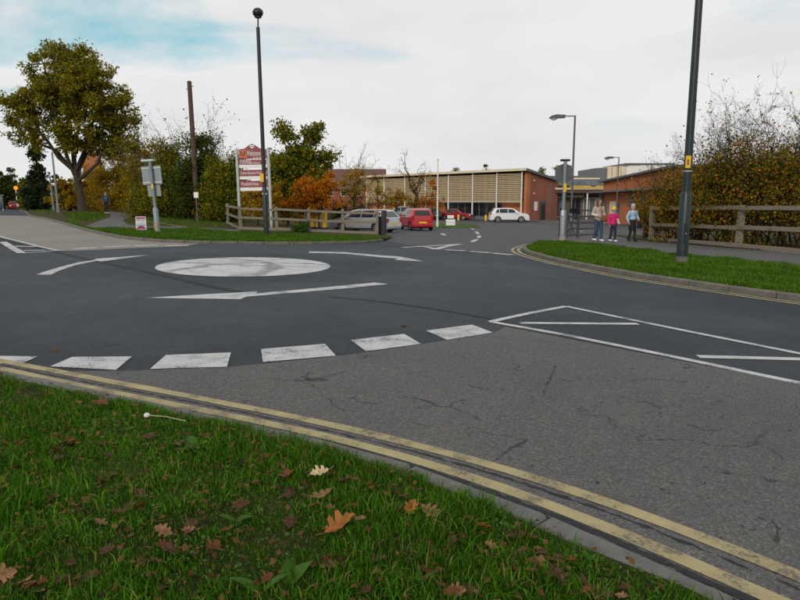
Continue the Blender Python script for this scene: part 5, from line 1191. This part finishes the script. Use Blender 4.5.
place('far_red_car', 'red car with lit lamps at the far left end of the road', 14, 209.2, (.55, -.84), 'red_paint', hatch, head_lit=True)

# ================================================================== PEOPLE
def capsule(bm, a, b_, ra, rb, n=12):
    a = Vector(a); b_ = Vector(b_); ball(bm, a, ra, 2); ball(bm, b_, rb, 2); tube(bm, [a, b_], [ra, rb], n)
def remesh(name, bm, mat, parent, vox, sm=4):
    o = bm_obj(name, bm, mat, parent, smooth='all')
    md = o.modifiers.new('union', 'REMESH'); md.mode = 'VOXEL'; md.voxel_size = vox; md.use_smooth_shade = True
    if sm: s_ = o.modifiers.new('smooth', 'SMOOTH'); s_.iterations = sm; s_.factor = .5
    return o
def person(label, pos, facing, h, J, cloth, z0):
    """local frame: +y is where the person looks, x to their right; J: joint dictionary for a 1.70 m figure"""
    root = empty('person', (pos[0], pos[1], gz(*pos) + z0), facing, label=label, cat='person'); s = h / 1.7; root.scale = (s, s, s)
    hip, kneeL, ankL, kneeR, ankR = J['hip'], J['kneeL'], J['ankL'], J['kneeR'], J['ankR']
    hip = Vector(hip); chest = hip + Vector((0, .0, .36)); neck = hip + Vector((0, .0, .53)); head = hip + Vector((0, .02, .70))
    sh = {-1: chest + Vector((-.175, 0, .11)), 1: chest + Vector((.175, 0, .11))}
    el = {-1: Vector(J['elL']), 1: Vector(J['elR'])}; wr = {-1: Vector(J['wrL']), 1: Vector(J['wrR'])}
    kn = {-1: Vector(kneeL), 1: Vector(kneeR)}; an = {-1: Vector(ankL), 1: Vector(ankR)}; hp = {-1: hip + Vector((-.09, 0, 0)), 1: hip + Vector((.09, 0, 0))}
    bm = bmesh.new()
    ball(bm, hip + Vector((0, 0, .04)), .15, 2, (1.05, .75, .8)); ball(bm, hip + Vector((0, 0, .2)), .13, 2, (1., .72, 1.2)); ball(bm, chest + Vector((0, 0, .02)), .16, 2, (1.05, .68, 1.05))
    capsule(bm, neck + Vector((0, 0, -.08)), neck + Vector((0, .01, .07)), .062, .052)
    ball(bm, head + Vector((0, 0, .03)), .095, 3, (.82, 1., 1.12)); ball(bm, head + Vector((0, .02, -.06)), .065, 2, (.85, 1., .9)); ball(bm, head + Vector((0, .102, -.005)), .018, 1, (.8, 1., 1.5))
    for q in (-1, 1):
        ball(bm, head + Vector((q * .08, .0, 0)), .026, 1, (.45, .8, 1.2))
        capsule(bm, sh[q], el[q], .055, .043); capsule(bm, el[q], wr[q], .041, .029); capsule(bm, hp[q], kn[q], .085, .056); capsule(bm, kn[q], an[q] + Vector((0, 0, .07)), .055, .038)
        capsule(bm, an[q] + Vector((0, -.03, .04)), an[q] + Vector((0, .15, .03)), .036, .03)
        d = (wr[q] - el[q]).normalized(); inward = Vector((-q, .25, 0)); inward = (inward - d * inward.dot(d)).normalized(); fw = d.cross(inward).normalized()
        if fw.y < 0: fw = -fw
        pal = wr[q] + d * .055; ball(bm, pal, .04, 2, (.75, 1., 1.))
        for i, (of, ln) in enumerate(((.03, .07), (.01, .08), (-.01, .074), (-.03, .058))):
            b0 = wr[q] + d * .085 + fw * of; m = b0 + d * ln * .55 + inward * .012; e = m + d * ln * .4 + inward * .03; capsule(bm, b0, m, .0105, .010, 6); capsule(bm, m, e, .010, .0085, 6)
        t0 = wr[q] + d * .035 + fw * .032; t1 = t0 + fw * .03 + d * .03 + inward * .01; capsule(bm, t0, t1, .012, .011, 6); capsule(bm, t1, t1 + d * .03 + inward * .015, .011, .009, 6)
    body = remesh('body', bm, M['skin'], root, .009, 3)
    for q in (-1, 1):
        bm = bmesh.new(); ball(bm, head + Vector((q * .033, .088, .02)), .012, 1); bm_obj('eye', bm, M['hair_dark'], body)
    boxo('mouth', M['maroon'], body, head.x - .025, head.x + .025, head.y + .075, head.y + .089, head.z - .062, head.z - .052, .003)
    # clothes
    top, tm, bottom, bmt, shoe = cloth['top'], cloth['topm'], cloth['bottom'], cloth['botm'], cloth['shoe']
    gap = {'coat': .022, 'shirt': .012, 'jumper': .016}[top]
    bm = bmesh.new(); ball(bm, chest + Vector((0, 0, .02)), .16 + gap, 2, (1.08, .74, 1.05)); ball(bm, hip + Vector((0, 0, .2)), .145 + gap, 2, (1., .78, 1.25)); 
    hem = {'coat': -.02, 'shirt': .09, 'jumper': .05}[top]; ball(bm, hip + Vector((0, 0, hem + .06)), .155 + gap, 2, (1.05, .8, .55 if top != 'coat' else .8)); ball(bm, neck + Vector((0, 0, -.09)), .085 + gap * .6, 2, (1.2, .9, .7))
    for q in (-1, 1): capsule(bm, sh[q] + Vector((0, 0, -.005)), el[q], .06 + gap, .05 + gap * .8)
    remesh(cloth.get('topname', top), bm, M[tm], root, .014, 4)
    if cloth.get('sleeve', True):
        for q in (-1, 1):
            bm = bmesh.new(); e2 = el[q] + (wr[q] - el[q]) * .93; capsule(bm, el[q], e2, .052 + gap * .8, .038 + gap * .6); remesh('sleeve', bm, M[cloth.get('slm', tm)], root, .014, 3)
    bm = bmesh.new(); ball(bm, hip + Vector((0, 0, .03)), .158, 2, (1.03, .78, .8))
    if bottom == 'trousers':
        for q in (-1, 1): capsule(bm, hp[q], kn[q], .098, .07); capsule(bm, kn[q], an[q] + Vector((0, 0, .1)), .068, .055)
        remesh('trousers', bm, M[bmt], root, .014, 4)
    else:
        bm.free(); bm = bmesh.new(); rings = []
        for z_, rx_, ry_ in ((.14, .13, .11), (.02, .17, .135), (-.2, .185, .15), (-.38, .19, .16)):
            rings.append([bm.verts.new(hip + Vector((math.cos(k_ * math.pi / 12) * rx_ * (1 + .03 * math.sin(k_ * 3)), math.sin(k_ * math.pi / 12) * ry_, z_))) for k_ in range(24)])
        for a, b_ in zip(rings, rings[1:]):
            for k_ in range(24): bm.faces.new((a[k_], a[(k_ + 1) % 24], b_[(k_ + 1) % 24], b_[k_]))
        bm.faces.new(rings[0]); bm.faces.new(rings[-1][::-1]); bm_obj('skirt', bm, M[bmt], root, smooth=True)
        bm = bmesh.new()
        for q in (-1, 1): bm2 = bmesh.new(); capsule(bm2, hp[q] + Vector((0, 0, -.2)), kn[q], .078, .062); capsule(bm2, kn[q], an[q] + Vector((0, 0, .06)), .062, .043); remesh('stocking', bm2, M['black_cloth'], root, .012, 3)
        bm.free()
    for q in (-1, 1):
        bm = bmesh.new(); a0 = an[q]; capsule(bm, a0 + Vector((0, -.045, .048)), a0 + Vector((0, .06, .045)), .048, .048); capsule(bm, a0 + Vector((0, .06, .042)), a0 + Vector((0, .17, .036)), .047, .036); remesh('shoe', bm, M[shoe], root, .012, 2)
    hr = cloth['hair']; bm = bmesh.new()
    if hr == 'long':
        ball(bm, head + Vector((0, -.022, .05)), .108, 3, (.95, 1., 1.05))
        for q in (-1, 1): capsule(bm, head + Vector((q * .075, -.01, .03)), head + Vector((q * .095, .015, -.2)), .045, .04)
        capsule(bm, head + Vector((0, -.06, .03)), head + Vector((0, -.07, -.2)), .08, .07)
    elif hr == 'short': ball(bm, head + Vector((0, -.028, .055)), .102, 3, (.9, 1., .98))
    elif hr == 'bob': ball(bm, head + Vector((0, -.025, .05)), .108, 3, (.95, 1., 1.02)); [capsule(bm, head + Vector((q * .078, -.02, .03)), head + Vector((q * .08, -.01, -.07)), .036, .03) for q in (-1, 1)]
    elif hr == 'hat':
        ball(bm, head + Vector((0, -.02, .0)), .1, 2, (.92, .9, 1.)); remesh('hair', bm, M['hair_dark'], root, .012, 3); bm = bmesh.new(); ball(bm, head + Vector((0, -.005, .085)), .112, 3, (.95, 1.05, .85)); tube(bm, [head + Vector((0, 0, .04)), head + Vector((0, 0, .075))], .11, 16)
        ball(bm, head + Vector((0, -.01, .19)), .04, 2)
    remesh('hat' if hr == 'hat' else 'hair', bm, M[cloth['hairm']], root, .012, 3)
    return root, hip, wr
def walk(hipz, st, armL, armR):
    return dict(hip=(0, 0, hipz), kneeL=(-.09, .10 * st, .47), ankL=(-.09, .12 * st, 0.0), kneeR=(.09, .02 * st, .48), ankR=(.09, -.16 * st, 0.02), elL=armL[0], wrL=armL[1], elR=armR[0], wrR=armR[1])
hang = lambda q, f=0.: ((q * .25, -.03 + f * .3, 1.12), (q * .26, .06 + f, .88))
FC = math.pi + R(14)
# woman in the pale jacket
p = g(597.5, 241, .1)
root, hip, wr = person('woman with long brown hair in a pale jacket and jeans, left of the three walkers', p, FC, 1.80, walk(.90, 1., hang(-1, .04), ((.27, -.02, 1.12), (.17, .2, 1.06))), dict(top='coat', topname='jacket', topm='beige_cloth', slm='pale_cloth', bottom='trousers', botm='jeans', shoe='white_cloth', hair='long', hairm='hair_brown'), .096)
def hold(root, name, lab, mat, boxdim, loc, rot=(0, 0, 0), cat='bag', strap=None):
    """a thing carried by a person, top-level, placed in the carrier's frame"""
    bpy.context.view_layer.update(); o = empty(name, label=lab, cat=cat); o.matrix_world = root.matrix_world @ Matrix.Translation(loc) @ Matrix.Rotation(rot[2], 4, 'Z') @ Matrix.Rotation(rot[0], 4, 'X')
    x, y, z = boxdim; bm = bmesh.new(); box(bm, -x / 2, x / 2, -y / 2, y / 2, -z / 2, z / 2, min(boxdim) * .3); bm_obj('bag_body' if cat == 'bag' else 'sheet', bm, mat, o)
    if strap: bm = bmesh.new(); tube(bm, [Vector(q) for q in strap], .013, 6); bm_obj('strap', bm, mat, o)
    return o
o = hold(root, 'shoulder_bag', 'brown shoulder bag on the hip of the woman in the pale jacket', M['brown_bag'], (.34, .13, .26), (-.19, .21, .96), strap=[(.12, -.02, .1), (.22, -.02, .4), (.25, -.14, .5)])
# girl in pink
p = g(612.3, 241.5, .1)
root, hip, wr = person('child in a bright pink coat and yellow hat between the two women', p, FC, 1.46, walk(.88, .7, ((-.25, .02, 1.12), (-.12, .22, 1.05)), hang(1, .02)), dict(top='coat', topm='pink_cloth', bottom='trousers', botm='navy', shoe='white_cloth', hair='hat', hairm='yellow_hat'), .096)
hold(root, 'papers', 'white papers held by the child in the pink coat', M['white_cloth'], (.2, .015, .28), (-.1, .30, 1.03), (R(20), 0, R(35)), 'papers')
# grey haired woman in blue
p = g(631.5, 241.2, .1)
root, hip, wr = person('woman with grey hair in a light blue shirt and black skirt on the right', p, math.pi + R(20), 1.62, walk(.90, .8, ((-.29, -.03, 1.14), (-.22, .14, 1.02)), ((.29, -.04, 1.12), (.28, .06, .90))), dict(top='shirt', topm='blue_shirt', bottom='skirt', botm='black_cloth', shoe='black_cloth', hair='bob', hairm='hair_grey'), .096)
hold(root, 'black_bag', 'black bag carried by the woman in the light blue shirt', M['black_cloth'], (.26, .12, .3), (-.30, .14, .74), strap=[(-.08, 0, .14), (.0, 0, .28), (.08, 0, .14)])
# person far left
p = g(107, 213.4, .1)
root, hip, wr = person('person in dark clothes and white trainers on the left footpath', p, math.pi + R(25), 1.78, walk(.90, .9, hang(-1, -.02), hang(1, .06)), dict(top='jumper', topm='blue_top', bottom='trousers', botm='black_cloth', shoe='white_cloth', hair='short', hairm='hair_dark'), .10)
boxo('chest_print', M['teal'], root, -.09, .09, .128, .142, 1.2, 1.27)

# ================================================================== FALLEN LEAVES AND WEEDS IN THE FOREGROUND
OUT = [(0, 0), (.06, .02), (.14, .10), (.22, .07), (.24, .17), (.36, .24), (.40, .13), (.46, .16), (.52, .28), (.63, .26), (.60, .14), (.70, .14), (.80, .19), (.86, .10), (.95, .06), (1, 0)]
def leaf_mesh(i, mat):
    r = random.Random(100 + i); bm = bmesh.new(); cu = r.uniform(.1, .5); fo = r.uniform(.15, .9); tw = r.uniform(-.5, .5)
    def P3(x, y): return Vector((x - .5, y, cu * (x - .5) ** 2 * 1.6 + fo * abs(y) * .9 + tw * y * (x - .5) + .02 * math.sin(x * 17 + y * 9)))
    mid = [bm.verts.new(P3(x, 0)) for x in [k_ / 15 for k_ in range(16)]]
    for s_ in (-1, 1):
        pr = None; jit = [r.uniform(.8, 1.2) for _ in OUT]
        sd_ = [bm.verts.new(P3(x, s_ * (y * j * 1.35 + .004))) for (x, y), j in zip(OUT, jit)]
        for k_ in range(15):
            try: bm.faces.new((mid[k_], mid[k_ + 1], sd_[k_ + 1], sd_[k_]))
            except ValueError: pass
    tube(bm, [P3(-.22, .01) + Vector((0, 0, -.02)), P3(0, 0)], .012, 4)
    bmesh.ops.recalc_face_normals(bm, faces=bm.faces); me = bpy.data.meshes.new('fallen_leaf'); bm.to_mesh(me); bm.free(); me.materials.append(mat); return me
LC = {'brown': (.085, .04, .02), 'rust': (.15, .05, .018), 'tan': (.24, .125, .06), 'cream': (.52, .40, .25), 'orange': (.30, .115, .025)}
for n_, c_ in LC.items():
    b = NB('leaf_' + n_); nn = b.noise(7, 5, .6); n3 = b.noise(1.6, 3, .6)
    cc = b.mix(.55, b.ramp(nn, (.3, dk(c_, .6)), (.7, dk(c_, 1.2))), b.ramp(n3, (.35, dk(c_, .5)), (.65, dk(c_, 1.25)))); b.fin(cc, .7, bump=nn, bstr=.4, bdist=.05, spec=.25)
LM = {n_: [leaf_mesh(k_ + 7 * i, M['leaf_' + n_]) for k_ in range(4)] for i, n_ in enumerate(LC)}
def leaf_at(px, py, col, size, label, rot=None, tilt=None, group=None, lift=.028, var=None):
    x, y = g(px, py, .08); z = gz(x, y) + near_top(x, y) + lift
    o = link('fallen_leaf', LM[col][rng.randrange(4) if var is None else var], None); o.location = (x, y, z); o.scale = (size,) * 3
    o.rotation_euler = (tilt[0] if tilt else R(rng.uniform(-28, 28)), tilt[1] if tilt else R(rng.uniform(-28, 28)), R(rot) if rot is not None else rng.uniform(0, 6.28))
    tag(o, label, 'leaf', group)
leaf_at(320, 474, 'cream', .115, 'pale cream leaf, the lightest on the grass in the foreground', 200, lift=.04)
leaf_at(322, 497, 'tan', .135, 'tan oak leaf just below the pale cream leaf', 20, lift=.038)
leaf_at(341, 529, 'orange', .17, 'large orange brown leaf, the biggest in the foreground grass', 15, lift=.045); leaf_at(360, 522, 'tan', .08, 'small tan leaf touching the large orange brown leaf', 70, lift=.045)
leaf_at(410, 509, 'orange', .10, 'orange leaf nearest the kerb in the middle of the grass', 60, lift=.036); leaf_at(484, 528, 'orange', .105, 'orange brown oak leaf among the weeds by the near kerb', 20, lift=.036)
leaf_at(100, 404, 'rust', .15, 'rust coloured leaf at the far upper left of the verge', -20, lift=.045); leaf_at(2, 580, 'tan', .11, 'tan leaf cut by the left edge at the bottom of the grass', 40, lift=.045)
leaf_at(430, 512, 'tan', .12, 'broad tan leaf right of the orange leaf by the kerb', -30); leaf_at(531, 575, 'tan', .08, 'tan leaf standing on edge in the lower right grass', 100, lift=.04)
cnt = 0
rl = random.Random(5); spots = [(106, 545), (172, 551), (40, 583), (45, 590), (265, 577), (312, 561), (330, 562), (297, 546), (258, 455), (240, 458), (285, 462), (222, 434), (150, 432), (62, 412), (60, 440), (68, 442), (18, 466), (30, 482), (75, 505), (88, 497), (64, 520), (104, 452), (288, 490), (305, 462), (380, 466), (395, 476), (386, 470), (455, 538), (500, 546), (515, 560), (480, 575), (505, 585), (520, 535), (548, 558), (556, 566), (470, 520), (440, 510), (560, 580), (450, 590), (585, 592), (215, 545), (225, 528), (190, 530), (130, 508), (110, 470), (14, 440), (140, 560), (90, 575), (200, 590), (365, 590), (372, 560), (415, 560), (440, 570), (600, 596), (620, 598), (340, 450), (300, 445), (362, 470), (330, 470), (180, 440), (50, 398), (20, 396), (80, 402), (130, 420), (200, 432), (160, 520), (70, 560), (290, 520), (240, 500)]
labs = {'brown': 'dark brown curled oak leaf', 'rust': 'rust red curled oak leaf', 'tan': 'light tan curled leaf'}
LMK = [(192, 447, 'around the rosette weed'), (320, 474, 'near the pale cream leaf'), (341, 540, 'below the big orange brown leaf'), (275, 588, 'by the dock leaves at the bottom'), (490, 520, 'by the kerbside weed cluster'), (20, 440, 'in the upper left of the verge'), (70, 500, 'in the left middle of the verge'), (30, 585, 'in the bottom left corner'), (150, 560, 'left of the dock leaves'), (580, 592, 'at the bottom beside the near kerb'), (440, 585, 'around the bright seedling tuft'), (385, 468, 'at the kerb above the orange leaf'), (230, 515, 'around the trailing weed')]
for px_, py_ in spots + [(cx_ + rl.gauss(0, 22), cy_ + rl.gauss(0, 12)) for cx_, cy_, n_ in ((515, 560, 16), (240, 450, 7), (70, 440, 6), (380, 468, 6), (90, 500, 7), (460, 585, 8), (300, 470, 5), (580, 590, 8), (40, 580, 6), (180, 545, 6)) for _ in range(n_)]:
    if py_ < 392 + .235 * px_ or py_ > 602: continue
    c_ = rl.choice(['brown', 'brown', 'brown', 'rust', 'tan']); sz_ = rl.uniform(.045, .1); lm_ = min(LMK, key=lambda q: (q[0] - px_) ** 2 + 2 * (q[1] - py_) ** 2)[2]
    leaf_at(px_ + rl.uniform(-3, 3), py_ + rl.uniform(-2, 2), c_, sz_, '%s %s %s' % ('small' if sz_ < .07 else 'mid sized' if sz_ < .09 else 'large', labs[c_], lm_), group='fallen leaves in the near grass', lift=rl.uniform(.004, .028))
leaf_at(404, 320.8, 'rust', .1, 'single leaf blown onto the dark road surface by the lane dashes', 10, lift=-.03); leaf_at(55, 343, 'rust', .08, 'single leaf on the dark road at the left edge', 10, lift=-.03)
# weeds
def broad_leaf(n=7, w_=.3):
    bm = bmesh.new(); rows = []
    for i in range(n):
        t = i / (n - 1); ww = w_ * math.sin(min(1, t * 1.05 + .04) * math.pi) ** .7 * .5 if i < n - 1 else .005
        z = .35 * t - .38 * t * t; rows.append([bm.verts.new((t, -ww, z + ww * .25)), bm.verts.new((t, 0, z)), bm.verts.new((t, ww, z + ww * .25))])
    for a, b_ in zip(rows, rows[1:]):
        for k_ in (0, 1): bm.faces.new((a[k_], b_[k_], b_[k_ + 1], a[k_ + 1]))
    me = bpy.data.meshes.new('leaf'); bm.to_mesh(me); bm.free(); me.materials.append(M['weed_leaf']); me.polygons.foreach_set('use_smooth', [True] * len(me.polygons)); return me
BL = [broad_leaf(7, w_) for w_ in (.28, .36, .48)]
def weed(px, py, n, size, lab, up=.35, seed=0):
    x, y = g(px, py, .07); r = random.Random(seed + px); o = empty('broad_leaf_weed', (x, y, gz(x, y) + near_top(x, y) - .002), label=lab, cat='weed')
    for i in range(n):
        l = link('leaf', BL[r.randrange(3)], None, o); a = i * 2.4 + r.uniform(-.7, .7); s_ = size * r.uniform(.65, 1.15); l.scale = (s_,) * 3; l.rotation_euler = (r.uniform(-.3, .3), -r.uniform(up * .5, up * 1.7), a); l.location = (0, 0, .004)
for a in ((192, 447, 16, .15, 'large rosette weed in the upper left of the near verge', .3), (262, 592, 2, .16, 'long dock leaves at the bottom edge of the grass', .35), (290, 584, 3, .12, 'upright rounded dock leaves beside the long dock leaves', 1.), (512, 528, 12, .07, 'small leafy weed cluster against the near kerb', .5), (588, 560, 8, .06, 'dark little weed growing at the kerb edge', .6), (338, 515, 8, .07, 'grey green weed left of the large orange brown leaf', .3), (420, 584, 7, .075, 'bright green seedling tuft at the bottom of the grass', 1.), (235, 520, 6, .09, 'trailing green weed in the middle of the verge', .4)): weed(*a[:4], a[4], a[5])
a = Vector((*g(147, 416.5, .1), 0)); b_ = Vector((*g(186, 419, .1), 0)); za = gz(a.x, a.y) + near_top(a.x, a.y) + .075; zb = gz(b_.x, b_.y) + near_top(b_.x, b_.y) + .05
o = empty('plantain_stalk', (a.x, a.y, za), label='pale flower stalk with a white head lying across the far edge of the verge', cat='flower'); v = Vector((b_.x - a.x, b_.y - a.y, zb - za))
plain('stalk', (.26, .28, .14), .7, .1, 20); bm = bmesh.new(); tube(bm, [Vector((0, 0, 0)), v * .5 + Vector((0, 0, .01)), v], .0038, 6); bm_obj('stalk', bm, M['stalk'], o)
bm = bmesh.new(); ball(bm, (0, 0, 0), .022, 2, (1, 1, .8)); bm_obj('flower_head', bm, M['pale_cloth'], o)
